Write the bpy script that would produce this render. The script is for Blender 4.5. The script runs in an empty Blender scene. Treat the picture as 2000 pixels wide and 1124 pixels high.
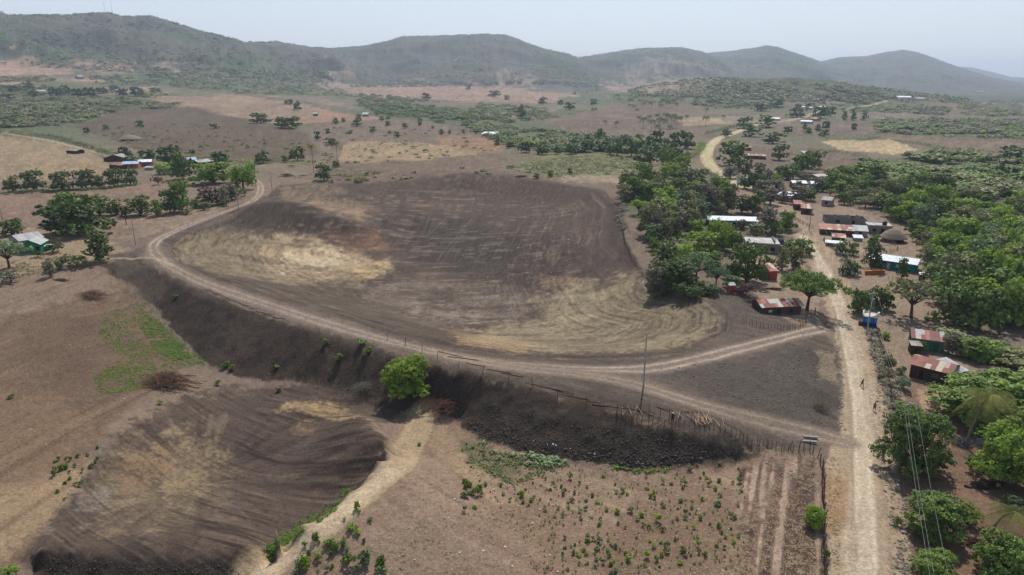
import bpy, math, random
import numpy as np
from mathutils import Vector, Matrix

S = bpy.context.scene
# ------------------------------------------------------------------ camera, sky, sun, exposure
F_PX, CAM_H, PITCH = 1303.0, 55.0, math.radians(17.15)      # focal length in px of the 2000 px photo
cam_d = bpy.data.cameras.new('camera')
cam = bpy.data.objects.new('camera', cam_d)
S.collection.objects.link(cam)
S.camera = cam
cam.location = (0, 0, CAM_H)
cam.rotation_euler = (math.radians(90) - PITCH, 0, 0)
cam_d.sensor_width = 36.0
cam_d.lens = 36.0 * F_PX / 2000.0
cam_d.clip_start = 1.0
cam_d.clip_end = 40000.0

SUN_EL, SUN_AZ = math.radians(52), math.radians(14)          # azimuth clockwise from the view direction (+Y)
w = bpy.data.worlds.new('World'); S.world = w; w.use_nodes = True
nt = w.node_tree; nt.nodes.clear()
sky = nt.nodes.new('ShaderNodeTexSky'); sky.sky_type = 'NISHITA'; sky.sun_disc = False
sky.sun_elevation = SUN_EL; sky.sun_rotation = SUN_AZ
sky.altitude = 0; sky.air_density = 1.0; sky.dust_density = 1.0; sky.ozone_density = 3.0
bg = nt.nodes.new('ShaderNodeBackground'); bg.inputs[1].default_value = 0.112
wo = nt.nodes.new('ShaderNodeOutputWorld')
hz_mix = nt.nodes.new('ShaderNodeMix'); hz_mix.data_type = 'RGBA'; hz_mix.inputs[0].default_value = 0.72      # thin even overcast of dust over the blue
hz_mix.inputs[7].default_value = (6.2, 6.65, 7.45, 1)
wtc = nt.nodes.new('ShaderNodeTexCoord'); wsx = nt.nodes.new('ShaderNodeSeparateXYZ'); wmr = nt.nodes.new('ShaderNodeMapRange')
wmr.inputs['From Min'].default_value = .02; wmr.inputs['From Max'].default_value = .55; wmr.inputs['To Min'].default_value = .78; wmr.inputs['To Max'].default_value = .12
nt.links.new(wtc.outputs['Generated'], wsx.inputs[0]); nt.links.new(wsx.outputs['Z'], wmr.inputs['Value']); nt.links.new(wmr.outputs[0], hz_mix.inputs[0])
nt.links.new(sky.outputs[0], hz_mix.inputs[6]); nt.links.new(hz_mix.outputs[2], bg.inputs[0]); nt.links.new(bg.outputs[0], wo.inputs[0])
sd = bpy.data.lights.new('sun', 'SUN'); sd.energy = 4.0; sd.angle = math.radians(0.6); sd.color = (1.0, 0.955, 0.88)
sun = bpy.data.objects.new('sun', sd); S.collection.objects.link(sun)
sdir = Vector((math.sin(SUN_AZ) * math.cos(SUN_EL), math.cos(SUN_AZ) * math.cos(SUN_EL), math.sin(SUN_EL)))
sun.rotation_euler = sdir.to_track_quat('Z', 'Y').to_euler()
sun.location = (0, 0, 300)
S.view_settings.view_transform = 'Standard'; S.view_settings.look = 'None'
S.view_settings.gamma = 1; S.view_settings.exposure = 0.14
S.cycles.max_bounces = 4; S.cycles.volume_bounces = 0; S.cycles.diffuse_bounces = 2
S.cycles.transparent_max_bounces = 8; S.cycles.caustics_reflective = False; S.cycles.caustics_refractive = False

# ------------------------------------------------------------------ pixel rays and noise
CP, SP = math.cos(PITCH), math.sin(PITCH)
def ray(u, v):
    u = np.asarray(u, float); v = np.asarray(v, float)
    dx = (u - 1000) / F_PX; dy = (562 - v) / F_PX
    return dx, CP + SP * dy, -SP + CP * dy
def on_plane(u, v, z):
    dx, dy, dz = ray(u, v); t = (z - CAM_H) / dz
    return dx * t, dy * t
def flat_px(x, y):                    # where a point of the level plain z=0 lies, in px: an even measure over near and far ground
    fwd = y * CP + CAM_H * SP; up = y * SP - CAM_H * CP
    return 1000 + F_PX * x / fwd, 562 - F_PX * up / fwd

def _h(ix, iy, s):
    n = (ix.astype(np.int64) * 374761393 + iy.astype(np.int64) * 668265263 + s * 974634777) & 0x7fffffff
    n = ((n ^ (n >> 13)) * 1274126177) & 0x7fffffff
    n = (n ^ (n >> 16)) & 0xffff
    return n.astype(np.float32) / 32767.5 - 1.0
def vn(x, y, s=0):
    ix = np.floor(x); iy = np.floor(y); fx = (x - ix).astype(np.float32); fy = (y - iy).astype(np.float32)
    fx = fx * fx * (3 - 2 * fx); fy = fy * fy * (3 - 2 * fy)
    a = _h(ix, iy, s); b = _h(ix + 1, iy, s); c = _h(ix, iy + 1, s); d = _h(ix + 1, iy + 1, s)
    return (a + (b - a) * fx) * (1 - fy) + (c + (d - c) * fx) * fy
def fbm(x, y, s=0, o=4, g=0.5):
    r = 0; a = 1; t = 0
    for i in range(o):
        r = r + a * vn(x + 17.3 * i, y - 9.1 * i, s + i); t += a; a *= g
        x = x * 2.03; y = y * 2.03
    return r / t * 1.35
def sstep(a, b, x):
    t = np.clip((x - a) / (b - a), 0, 1); return t * t * (3 - 2 * t)
def lin(c):                            # 0-255 sRGB -> linear
    c = np.asarray(c, float) / 255
    return np.where(c <= 0.04045, c / 12.92, ((c + 0.055) / 1.055) ** 2.4)

# ------------------------------------------------------------------ terrain heights
def dens(poly, step=5.0):
    P = []
    for i, (u, v, z) in enumerate(poly):
        x, y = on_plane(u, v, z)
        if i:
            x0, y0, z0 = P[-1]; n = int(math.hypot(x - x0, y - y0) // step)
            for k in range(1, n + 1):
                t = k / (n + 1); P.append((x0 + (x - x0) * t, y0 + (y - y0) * t, z0 + (z - z0) * t))
            P.append((x, y, z))
        else: P.append((float(x), float(y), z))
    return P
CREST_OUT = [(215,503,5.2),(262,500,5.2),(300,520,5.2),(350,545,5),(400,568,5),(480,607,5),(560,629,5),(640,646,5),(700,663,5),(770,690,5),(860,714,5),(940,738,4.8),(1040,765,4.6),(1130,786,4.3),(1210,810,4),(1300,830,3.4),(1400,850,2.4),(1480,866,1.4),(1560,882,0.4)]
TOE_OUT = [(190,535,4.4),(235,545,3.2),(262,560,1.8),(300,600,.5),(335,640,-.2),(370,680,-.8),(410,712,-1.2),(470,738,-1.5),(550,748,-1.6),(620,752,-1.6),(680,765,-1.8),(750,800,-2),(830,805,-2),(900,815,-1.6),(905,838,-1.4),(950,862,-1.2),(1010,882,-1),(1080,895,-.9),(1160,908,-.8),(1250,918,-.7),(1350,905,-.6),(1430,888,-.4),(1500,880,-.2),(1570,892,0)]
CREST_IN = [(325,478,5),(345,508,5),(400,538,5),(480,562,5),(560,590,5),(640,613,5),(760,648,5),(880,676,5),(1000,693,4.9),(1130,700,4.6),(1250,700,4.3),(1340,688,4),(1400,672,3.9)]
LINES = [CREST_OUT, TOE_OUT, CREST_IN,
 [(300,490,5.1),(340,525,5.1),(420,562,5.1),(530,598,5.1),(620,627,5.1),(750,662,5.1),(860,688,5.1),(960,704,5),(1080,716,4.8),(1200,722,4.5)],
 [(450,520,1.4),(560,553,-.6),(700,597,-1.8),(850,636,-2.2),(1000,660,-1.6),(1130,670,-.4),(1250,655,.8),(1330,628,2.0)],
 [(1390,600,3.8),(1300,560,3.5),(1250,520,3.2),(1222,470,3),(1215,430,3),(1210,400,3),(1100,362,4.2),(1000,346,4.8),(930,336,6.0),(860,341,5.0),(780,352,3.5),(720,358,3.5),(640,360,4),(560,362,4.6)],
 [(512,397,7.6),(545,397,8.2),(575,402,7.4),(620,416,5.0),(700,440,1.5)],
 [(560,378,3.8),(640,394,1.4),(700,408,.6),(780,424,-.2)],
 [(400,500,1.6),(450,490,1.4),(500,470,1.6),(560,450,2.0),(640,450,.8)],
 [(500,372,5.5),(480,398,5.4),(440,420,5.3),(400,434,5.3),(350,455,5.2),(310,474,5.2)],
 [(1340,585,2.6),(1280,570,2),(1210,540,1.6),(1175,480,1.4),(1165,430,.4),(1080,392,-.6),(1000,378,-.6),(930,374,-.2),(850,378,-.4)],
 [(1640,845,0),(1645,760,0),(1637,690,.2),(1622,655,.6),(1605,640,.8)],
 [(1690,1124,0),(1680,950,0),(1670,800,0),(1650,680,0),(1625,580,.3),(1580,480,.5)],
 [(1622,1000,-.1),(1625,880,0)],
 [(820,815,-1.7),(790,880,-1.6),(700,960,-1.3),(600,1040,-1),(500,1124,-.8)],
 [(80,1075,1.2),(200,1085,1.3),(330,1090,1.3),(430,1080,1.3),(540,1050,1.6),(640,1000,2.0),(720,928,2.3),(752,878,2.3),(738,845,1.6),(690,815,.6)],
 [(772,900,-1.5),(700,965,-1.35),(620,1020,-1.1),(540,1085,-.9),(490,1130,-.8),(300,1165,-1),(100,1130,-1),(40,1100,-.4)]]
PTS = [(600,510,-1.8),(750,520,-3.2),(900,560,-3.8),(900,500,-3.6),(1050,600,-3),(1000,450,-2.2),(800,450,-2.8),(1100,520,-2.6),(1130,440,-.6),(700,480,-2.2),(850,620,-3),(950,640,-2.4),(1150,620,-1.6),(1230,600,-.4),
 (1300,740,3.8),(1400,760,3.2),(1500,780,2.2),(1500,700,3),(1580,680,2.4),(1600,760,1.9),(1400,720,3.6),(1600,825,.8),(1420,600,3.5),(1480,600,2.5),(1530,620,2),(1450,640,3.2),(1400,540,2.5),(1480,520,2),
 (1800,1124,-.3),(1900,900,-.3),(1850,750,-.2),(1800,600,0),(1980,700,-.5),(1900,500,.5),(1990,450,.5),(1700,450,1),(1700,620,0),
 (1600,1124,-.2),(1400,1000,-.4),(1200,1000,-.6),(1000,950,-1),(1000,1124,-.6),(800,1124,-.5),(1590,950,-.2),(900,900,-1.2),
 (380,920,-3.2),(300,960,-2.7),(450,940,-3.4),(560,900,-3.0),(600,850,-2.2),(500,800,-2.2),(380,820,-1.6),(250,900,-.9),(170,980,.3),(100,1040,.9),(300,1030,-1.0),(500,1010,-1.6),(650,920,-1.4),
 (0,1124,1.5),(0,1000,1.6),(0,850,2.2),(0,700,3),(0,600,4),(150,620,3.2),(100,800,1.8),(200,700,1.5),(300,720,-.2),(400,760,-1.2),(550,790,-1.4),(200,840,.8),(120,560,4.3),(0,560,4.5),
 (100,500,5),(0,500,5),(200,470,5.2),(50,420,5.5),(300,420,5.2),(400,380,5.2),(550,330,5),(300,330,5.5),(0,340,6),
 (1450,480,2),(1400,430,2.6),(1400,380,3),(1320,430,3),(1550,420,1.4),(1300,350,3),(1700,380,1),(1900,380,1),(2000,330,1),(700,330,4.6),(900,320,4.8),(1100,330,3.6),
 (-300,600,4.5),(-300,450,6),(2300,600,0),(2300,450,1),(-400,900,2.5),(2400,900,0),(1500,340,2),(1000,1500,0),(200,1500,-.5),(1800,1500,0)]
CTRL = [p for L in LINES for p in dens(L)]
for u, v, z in PTS:
    x, y = on_plane(u, v, z); CTRL.append((float(x), float(y), z))
def zbase(t, r):                       # gentle plain, rising to the foot of the hills (t = x / y)
    foot = np.interp(t, [-1.2, -0.75, -0.35, 0.0, 0.3, 0.55, 0.8, 1.3], [120, 104, 50, 26, 22, 2, -8, -10])
    lo = np.interp(t, [-1.2, -0.1, 0.25, 1.2], [5.5, 4.8, 2.0, 1.0])
    roll = fbm(t * r / 260, r / 260, 71, 3) * 3.2 * sstep(450, 900, r) * (1 - 0.6 * sstep(0.3, .6, t))
    return lo + roll + (foot - lo) * sstep(520, 2700, r) ** 1.25
for r in (430, 480, 540, 620):
    for t in np.linspace(-1.0, 1.0, 22):
        y = r / math.hypot(1, t); CTRL.append((t * y, y, float(zbase(np.array(t), np.array(float(r))))))
C = np.array(CTRL)
K = -np.hypot(C[:, None, 0] - C[None, :, 0], C[:, None, 1] - C[None, :, 1]) + np.eye(len(C)) * -0.12
A = np.block([[K, np.ones((len(C), 1))], [np.ones((1, len(C))), np.zeros((1, 1))]])
Wt = np.linalg.solve(A, np.append(C[:, 2], 0))
def rbf(x, y):
    out = np.empty(x.shape, np.float32); xf = x.ravel(); yf = y.ravel(); o = out.ravel()
    cx = C[:, 0].astype(np.float32); cy = C[:, 1].astype(np.float32); wt = Wt[:-1].astype(np.float32)
    for i in range(0, xf.size, 20000):
        a = xf[i:i + 20000, None].astype(np.float32) - cx; b = yf[i:i + 20000, None].astype(np.float32) - cy
        o[i:i + 20000] = -(np.sqrt(a * a + b * b) @ wt) + Wt[-1]
    return out
# hills: (distance of the crest, distance of the foot, skyline in px)
RIDGES = [
 (3300, 1900, [(-900,110),(-500,40),(-200,20),(-60,22),(0,26),(12,32),(60,32),(130,33),(210,29),(240,36),(290,34),(330,44),(400,65),(470,83),(560,120),(640,150),(800,185)]),
 (3700, 2100, [(-600,15),(-60,8),(-10,22),(14,31),(60,45),(200,70),(330,100),(470,84),(540,83),(600,92),(650,97),(700,120),(900,175)]),
 (4300, 2300, [(420,190),(560,120),(610,98),(655,96),(710,91),(750,84),(785,73),(850,72),(900,71),(950,69),(985,70),(1010,78),(1040,90),(1080,101),(1110,107),(1150,125),(1220,150),(1300,175)]),
 (4900, 2500, [(1000,175),(1080,130),(1130,114),(1170,108),(1220,100),(1270,95),(1330,94),(1370,102),(1400,112),(1440,135),(1490,150),(1560,180)]),
 (6000, 3000, [(1240,180),(1330,125),(1378,105),(1420,102),(1460,97),(1500,91),(1520,94),(1550,104),(1590,117),(1640,135),(1700,150),(1760,175)]),
 (7400, 3600, [(1480,180),(1560,135),(1605,121),(1640,113),(1690,111),(1730,103),(1765,99),(1790,103),(1830,117),(1870,131),(1930,150),(2000,163),(2100,178)]),
 (11500, 7000, [(1700,180),(1800,150),(1862,130),(1900,133),(1940,142),(1975,151),(2000,152),(2100,160),(2400,168)]),
 (1950, 1250, [(1180,192),(1260,170),(1340,158),(1420,153),(1480,154),(1540,153),(1600,157),(1680,168),(1760,180),(1820,188),(1900,200)])]
def ridge_z(t, r, R):
    rc, rf, line = R
    us = np.array([p[0] for p in line], float); vs = np.array([p[1] for p in line], float)
    dx, dy, dz = ray(us, vs)
    tt = dx / dy; ztop = CAM_H + rc * dz / np.hypot(dx, dy)
    zt = np.interp(t, tt, ztop, left=-60, right=-60)
    up = sstep(rf, rc, r) ** 1.15; dn = 1 - sstep(rc, rc * 1.5, r)
    return zt, np.where(r < rc, up, dn)
def height(t, r):
    zb = zbase(t, r); y = r / np.sqrt(1 + t * t); x = t * y
    z = zb.copy() if hasattr(zb, 'copy') else zb
    spur = np.abs(fbm(x / 430 + .3 * fbm(x / 300, y / 300, 5, 2), y / 430, 31, 4)); spur2 = fbm(x / 190, y / 190, 41, 4)
    for R in RIDGES:
        zt, m = ridge_z(t, r, R)
        top = sstep(0.80, 1.0, m)
        k = m * (1 - top) * 4 * (1 - m) if False else m * (1 - m) * 4
        zz = zb + np.maximum(zt - zb, 0) * m - k * (spur * 80 - 10 - spur2 * 20) * np.clip((zt - zb) / 160, 0, 1)
        z = np.maximum(z, zz)
    return z
# ------------------------------------------------------------------ the ground sheet: one mesh from under the camera to beyond the hills
v_rows = np.concatenate([np.linspace(1500, 1130, 120), np.arange(1128, 214, -1.75)])
dxr, dyr, dzr = ray(np.full(v_rows.shape, 1000.0), v_rows)
RR = np.concatenate([np.linspace(4, CAM_H * dyr[0] / -dzr[0] - 1, 22), CAM_H * dyr / -dzr])
nfar = 400
RR = np.concatenate([RR, np.exp(np.linspace(math.log(RR[-1] * 1.005), math.log(26000), nfar))])
TT = np.concatenate([np.linspace(-3.2, -1.02, 30), np.linspace(-1.0, 1.0, 1260), np.linspace(1.02, 3.2, 30)])
nR, nT = len(RR), len(TT)
Tg, Rg = np.meshgrid(TT, RR)                                  # rows = distance
Yg = Rg / np.sqrt(1 + Tg * Tg); Xg = Tg * Yg
Zg = height(Tg, Rg)
near = Rg[:, 0] < 640
zn = rbf(Xg[near], Yg[near])
bl = sstep(470, 620, Rg[near])
Zg[near] = zn * (1 - bl) + Zg[near] * bl
def sample(G, t, r):                                           # bilinear look-up on the grid
    t = np.asarray(t, float); r = np.asarray(r, float)
    a = np.clip(np.interp(t, TT, np.arange(nT)), 0, nT - 1.001); b = np.clip(np.interp(r, RR, np.arange(nR)), 0, nR - 1.001)
    i = a.astype(int); j = b.astype(int); fa = a - i; fb = b - j
    return (G[j, i] * (1 - fa) + G[j, i + 1] * fa) * (1 - fb) + (G[j + 1, i] * (1 - fa) + G[j + 1, i + 1] * fa) * fb
def gz(x, y):
    x = np.asarray(x, float); y = np.asarray(y, float)
    y = np.maximum(y, 1e-3)
    return sample(Zg, x / y, np.hypot(x, y))
def hit(u, v):                                                 # where the line of sight through a pixel of the photo meets the ground
    u = np.atleast_1d(np.asarray(u, float)); v = np.atleast_1d(np.asarray(v, float))
    dx, dy, dz = ray(u, v); t = dx / dy; sl = dz / np.hypot(dx, dy)
    X = np.empty(len(u)); Y = np.empty(len(u))
    for k in range(0, len(u), 4000):
        tk = t[k:k + 4000]; a = np.clip(np.interp(tk, TT, np.arange(nT)), 0, nT - 1.001); i = a.astype(int); fa = a - i
        prof = Zg[:, i] * (1 - fa) + Zg[:, i + 1] * fa
        d = (prof - CAM_H) / RR[:, None] - sl[k:k + 4000]
        j = np.argmax(d >= 0, axis=0); none = ~(d >= 0).any(axis=0); j[none] = nR - 1; j = np.maximum(j, 1)
        c = np.arange(len(tk)); d1 = d[j, c]; d0 = d[j - 1, c]; f = np.where(d1 != d0, -d0 / (d1 - d0), 1); f = np.clip(f, 0, 1)
        r = RR[j - 1] * (1 - f) + RR[j] * f
        Y[k:k + 4000] = r / np.sqrt(1 + tk * tk); X[k:k + 4000] = Y[k:k + 4000] * tk
    return X, Y
def at(u, v):
    X, Y = hit(u, v); return float(X[0]), float(Y[0]), float(gz(X[0], Y[0]))

UU, VV = flat_px(Xg, Yg)                                        # even measure of the ground plane
def fpoly(P):                                                   # photo pixels -> ground -> even measure
    P = np.array(P, float); X, Y = hit(P[:, 0], P[:, 1]); u, v = flat_px(X, Y)
    return np.stack([u, v], 1)
def sdf(Q, U, V):
    d = np.full(U.shape, 1e9); ins = np.zeros(U.shape, bool)
    n = len(Q)
    for i in range(n):
        ax, ay = Q[i]; bx, by = Q[(i + 1) % n]
        ex, ey = bx - ax, by - ay; L = ex * ex + ey * ey + 1e-9
        h = np.clip(((U - ax) * ex + (V - ay) * ey) / L, 0, 1)
        d = np.minimum(d, (U - ax - h * ex) ** 2 + (V - ay - h * ey) ** 2)
        c = ((ay > V) != (by > V)) & (U < ex * (V - ay) / (ey + 1e-12) + ax)
        ins ^= c
    return np.where(ins, 1, -1) * np.sqrt(d)
N_big = fbm(Xg / 60, Yg / 60, 1, 4); N_mid = fbm(Xg / 14, Yg / 14, 2, 4); N_px = np.where(Rg > 900, fbm(Xg / 45, Yg / 110, 3, 4), fbm(UU / 26, VV / 9, 3, 4)); N_fine = fbm(Xg / 2.2, Yg / 2.2, 4, 3)
N_px2 = np.where(Rg > 900, fbm(Xg / 14, Yg / 40, 6, 3), fbm(UU / 7, VV / 3.0, 6, 3))
COL = np.empty(Xg.shape + (3,), np.float32)
def mask(P, soft=4, warp=6, m=None):
    Q = fpoly(P); U0, V0 = Q.min(0) - 40; U1, V1 = Q.max(0) + 40
    b = (UU > U0) & (UU < U1) & (VV > V0) & (VV < V1) & (VV > 161)
    out = np.zeros(UU.shape, np.float32)
    d = sdf(Q, UU[b], VV[b])
    out[b] = sstep(-soft, soft, d + N_px[b] * warp + N_px2[b] * warp * .55)
    return out
def blend(m, c, k=1.0):
    c = lin(c).astype(np.float32) if np.ndim(c) == 1 else c
    m = (m * k)[..., None]
    COL[:] = COL * (1 - m) + c * m
def zone(P, c, soft=4, warp=6, k=1.0):
    m = mask(P, soft, warp); blend(m, c, k); return m
def seg_d(P, X, Y, world=True):
    P = np.array(P, float)
    if world: px, py = hit(P[:, 0], P[:, 1])
    else: px, py = P[:, 0], P[:, 1]
    d = np.full(X.shape, 1e9)
    for i in range(len(px) - 1):
        ex, ey = px[i + 1] - px[i], py[i + 1] - py[i]; L = ex * ex + ey * ey + 1e-9
        h = np.clip(((X - px[i]) * ex + (Y - py[i]) * ey) / L, 0, 1)
        d = np.minimum(d, (X - px[i] - h * ex) ** 2 + (Y - py[i] - h * ey) ** 2)
    return np.sqrt(d)
def smooth_line(P, n=6):                                        # Catmull-Rom
    P = np.array(P, float); P = np.vstack([2 * P[0] - P[1], P, 2 * P[-1] - P[-2]]); out = []
    for i in range(1, len(P) - 2):
        for k in range(n):
            t = k / n; a, b, c, d = P[i - 1], P[i], P[i + 1], P[i + 2]
            out.append(.5 * ((2 * b) + (c - a) * t + (2 * a - 5 * b + 4 * c - d) * t * t + (-a + 3 * b - 3 * c + d) * t ** 3))
    out.append(P[-2]); return np.array(out)
def road(P, width, c, soft=.6, k=1.0, warp=.5, ruts=None):
    P = smooth_line(P)
    px, py = hit(P[:, 0], P[:, 1]); W = np.stack([px, py], 1)
    b = (Xg > px.min() - 15) & (Xg < px.max() + 15) & (Yg > py.min() - 15) & (Yg < py.max() + 15)
    out = np.zeros(Xg.shape, np.float32)
    d = seg_d(W, Xg[b], Yg[b], False) + N_fine[b] * warp * .5 + N_mid[b] * warp
    out[b] = 1 - sstep(width / 2 - soft, width / 2 + soft, d)
    blend(out, c, k)
    if ruts:
        o2 = np.zeros(Xg.shape, np.float32); o2[b] = np.exp(-((d - ruts[0]) / ruts[1]) ** 2); blend(o2, ruts[2], ruts[3])
    return out

def along(p, q):                                                # metres across a ground direction given by two photo points
    a, b = hit([p[0], q[0]], [p[1], q[1]]); L = math.hypot(a[1] - a[0], b[1] - b[0]); ux, uy = (a[1] - a[0]) / L, (b[1] - b[0]) / L
    return (Xg - a[0]) * uy - (Yg - b[0]) * ux, (Xg - a[0]) * ux + (Yg - b[0]) * uy
# base soils
COL[:] = lin((112, 96, 84))
blend(sstep(-.5, .6, N_big), (128, 108, 94), .7)
far = sstep(500, 900, Rg)
blend(far * sstep(-.35, .1, fbm(Xg / 330, Yg / 330, 12, 4) + .12), (92, 96, 74), .95)        # dry scrub cover far out
blend(far * sstep(.0, .5, fbm(Xg / 500, Yg / 160, 13, 3)), (122, 98, 88), .6)
hillm = sstep(8, 34, Zg - zbase(Tg, Rg))
hillm = np.maximum(hillm, sstep(2300, 2900, Rg))
blend(hillm, (80, 82, 66))
hb = fbm(Xg / 260, Yg / 260, 15, 5)
blend(hillm * sstep(-.3, .4, hb), (96, 88, 80), .6)                                         # leafless thicket
blend(hillm * sstep(.1, .6, -hb + .3 * vn(Xg / 60, Yg / 60, 16)), (66, 84, 46), .7)
blend(hillm * sstep(.15, .5, fbm(Xg / 30, Yg / 44, 17, 3)), (58, 64, 50), .35)
blend(hillm * sstep(.2, .5, fbm(Xg / 26, Yg / 44, 18, 3)), (108, 104, 92), .25)
# far and middle fields, farthest first: (outline in the photo, colour)
FIELDS = [
 ([(-40,120),(60,120),(150,131),(330,131),(300,141),(150,142),(-40,152)], (158,124,110)),
 ([(100,150),(200,150),(205,159),(110,159)], (160,126,112)),
 ([(170,171),(300,175),(330,185),(190,184)], (146,118,106)),
 ([(-40,160),(60,158),(70,165),(-40,172)], (150,122,108)),
 ([(300,130),(350,133),(345,140),(310,138)], (150,126,112)),
 ([(280,187),(480,187),(560,196),(640,215),(700,232),(560,242),(430,225),(370,212)], (142,115,98)),
 ([(470,186),(640,190),(700,215),(640,214),(560,196)], (122,106,96)),
 ([(600,150),(660,150),(700,165),(700,185),(640,178)], (140,116,106)),
 ([(640,215),(740,232),(720,242),(560,242)], (148,112,92)),
 ([(150,248),(230,217),(380,212),(480,232),(600,262),(625,300),(500,322),(330,314),(250,285)], (98,80,68)),
 ([(-40,262),(120,280),(200,310),(235,335),(100,352),(-40,356)], (144,120,98)),
 ([(-40,378),(120,378),(330,352),(375,352),(320,380),(300,395),(100,420),(-40,446)], (128,104,90)),
 ([(150,420),(330,412),(430,400),(440,420),(300,458),(250,470),(160,455)], (130,110,94)),
 ([(600,240),(760,232),(930,252),(1000,290),(900,300),(700,300),(640,290)], (116,96,88)),
 ([(680,276),(860,282),(940,280),(925,312),(720,326),(655,315)], (148,122,98)),
 ([(850,270),(940,268),(1000,285),(960,300),(860,285)], (138,104,84)),
 ([(640,318),(800,315),(960,300),(1000,312),(980,335),(930,338),(800,347),(700,357),(640,352)], (112,92,80)),
 ([(690,172),(780,166),(860,168),(1000,173),(1130,186),(1050,203),(860,196),(700,190)], (148,116,104)),
 ([(1000,162),(1080,163),(1060,172),(960,168)], (144,120,110)),
 ([(1170,166),(1250,155),(1420,152),(1380,180),(1250,184),(1195,180)], (138,116,106)),
 ([(1235,130),(1300,118),(1390,142),(1380,152),(1220,152)], (124,112,106)),
 ([(1060,240),(1200,202),(1340,196),(1372,225),(1405,270),(1200,272),(1100,254)], (112,92,82)),
 ([(1300,230),(1430,228),(1440,245),(1340,243)], (150,126,104)),
 ([(960,205),(1100,212),(1000,232),(940,222)], (128,112,96)),
 ([(985,328),(1050,300),(1230,302),(1290,335),(1210,352),(1080,350)], (112,108,74)),
 ([(1100,344),(1260,344),(1230,362),(1090,356)], (140,124,104)),
 ([(1395,225),(1560,232),(1540,245),(1420,242)], (126,108,100)),
 ([(1480,245),(1700,240),(1700,264),(1560,262),(1500,258)], (112,92,86)),
 ([(1510,192),(1650,190),(1660,205),(1540,208)], (118,102,94)),
 ([(1650,214),(1740,215),(1900,225),(1850,232),(1680,232)], (118,102,96)),
 ([(1700,262),(2040,276),(2040,300),(1850,291),(1760,277)], (118,98,86)),
 ([(1600,276),(1740,275),(1795,292),(1745,302),(1640,292)], (172,146,116)),
 ([(1440,286),(1600,291),(1700,305),(1692,332),(1560,337),(1480,327)], (112,91,84)),
 ([(1840,292),(1960,296),(2040,305),(2040,318),(1860,308)], (116,96,88)),
 ([(1600,335),(1690,332),(1690,352),(1620,350)], (132,112,98)),
 ([(1755,386),(2040,388),(2040,408),(1850,402)], (90,74,70)),
]
GREEN = [[(690,203),(780,201),(900,213),(955,236),(860,242),(760,230)], [(880,238),(1000,246),(1090,256),(1220,272),(1335,298),(1180,303),(1060,300),(985,288)], [(940,203),(1060,210),(1095,230),(990,242),(900,227)],
 [(-20,194),(200,188),(352,203),(330,214),(230,220),(140,247),(-20,254)], [(330,148),(640,160),(705,192),(640,190),(480,186),(330,170)], [(150,148),(335,144),(345,170),(200,170)], [(1690,316),(1790,304),(1850,298),(2040,320),(2040,386),(1880,386),(1760,378),(1665,356)],
 [(1700,236),(1800,228),(2040,234),(2040,274),(1850,270),(1720,262)], [(1380,163),(1560,158),(1700,176),(1765,192),(1700,206),(1650,210),(1500,200),(1390,192)], [(1190,184),(1400,182),(1520,204),(1440,214),(1340,205),(1200,196)], [(1210,400),(1240,350),(1300,340),(1380,345),(1430,400),(1400,440),(1300,470),(1255,440)]]
for P in GREEN:
    m = mask(P, 2, 5); blend(m, (84, 92, 62), .85); blend(m * sstep(.1, .7, N_px2), (112, 114, 82), .5); blend(m * sstep(.1, .7, -N_px2), (104, 90, 76), .6)
for P, c in FIELDS:
    m = mask(P, 1.6, 3.0)
    blend(m, c)
    blend(m * sstep(-.2, .6, N_px), tuple(int(x * .88) for x in c), .6)
    blend(m * sstep(.15, .7, N_px2), tuple(int(x * 1.14) for x in c), .4)
# village ground and yards
zone([(1430,350),(1500,360),(1560,395),(1640,400),(1760,440),(1860,530),(1850,640),(2040,690),(2040,1140),(1740,1140),(1690,640),(1560,430),(1440,380)], (138,118,100), 6, 10)
zone([(1480,500),(1560,500),(1600,560),(1600,640),(1450,600),(1400,560)], (140,120,102), 5, 6)
zone([(1780,740),(1850,760),(1900,800),(2040,960),(2040,1140),(1770,1140),(1740,860)], (118,92,74), 8, 8)
zone([(1790,755),(1850,760),(1862,800),(1800,800)], (158,130,104), 6, 6)
zone([(1850,650),(2040,690),(2040,760),(1900,720)], (112,96,88), 8, 8)
zone([(1560,440),(1690,470),(1720,500),(1640,500)], (150,130,112), 5, 5, .8)
# left side ground near the green house
zone([(-40,450),(60,445),(170,455),(250,490),(215,505),(120,560),(-40,570)], (142,122,98), 6, 8)
# the big left field
m = zone([(-60,560),(120,520),(240,520),(262,575),(300,620),(380,700),(300,760),(200,850),(60,1080),(-60,1120)], (106,86,70), 6, 8)
zone([(-60,560),(120,520),(240,525),(260,560),(150,585),(-60,640)], (132,112,96), 10, 10, .8)
zone([(-60,960),(60,940),(180,900),(150,960),(60,1060),(-60,1110)], (146,122,94), 14, 14, .9)
zone([(-60,760),(120,780),(200,850),(60,950),(-60,950)], (122,98,76), 16, 16, .8)
la, lb_ = along((0, 700), (270, 605))
blend(m * sstep(.0, .9, fbm(la / 1.1, lb_ / 30, 22, 3)), (84, 66, 54), .42); blend(m * sstep(.1, .9, -fbm(la / 2.3, lb_ / 45, 23, 3)), (142, 118, 94), .3)
zone([(60,640),(200,612),(300,680),(260,760),(120,760),(20,700)], (96, 76, 62), 16, 14, .6)
zone([(200,840),(330,760),(440,760),(380,800),(230,860)], (128,108,92), 8, 10, .8)
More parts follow.
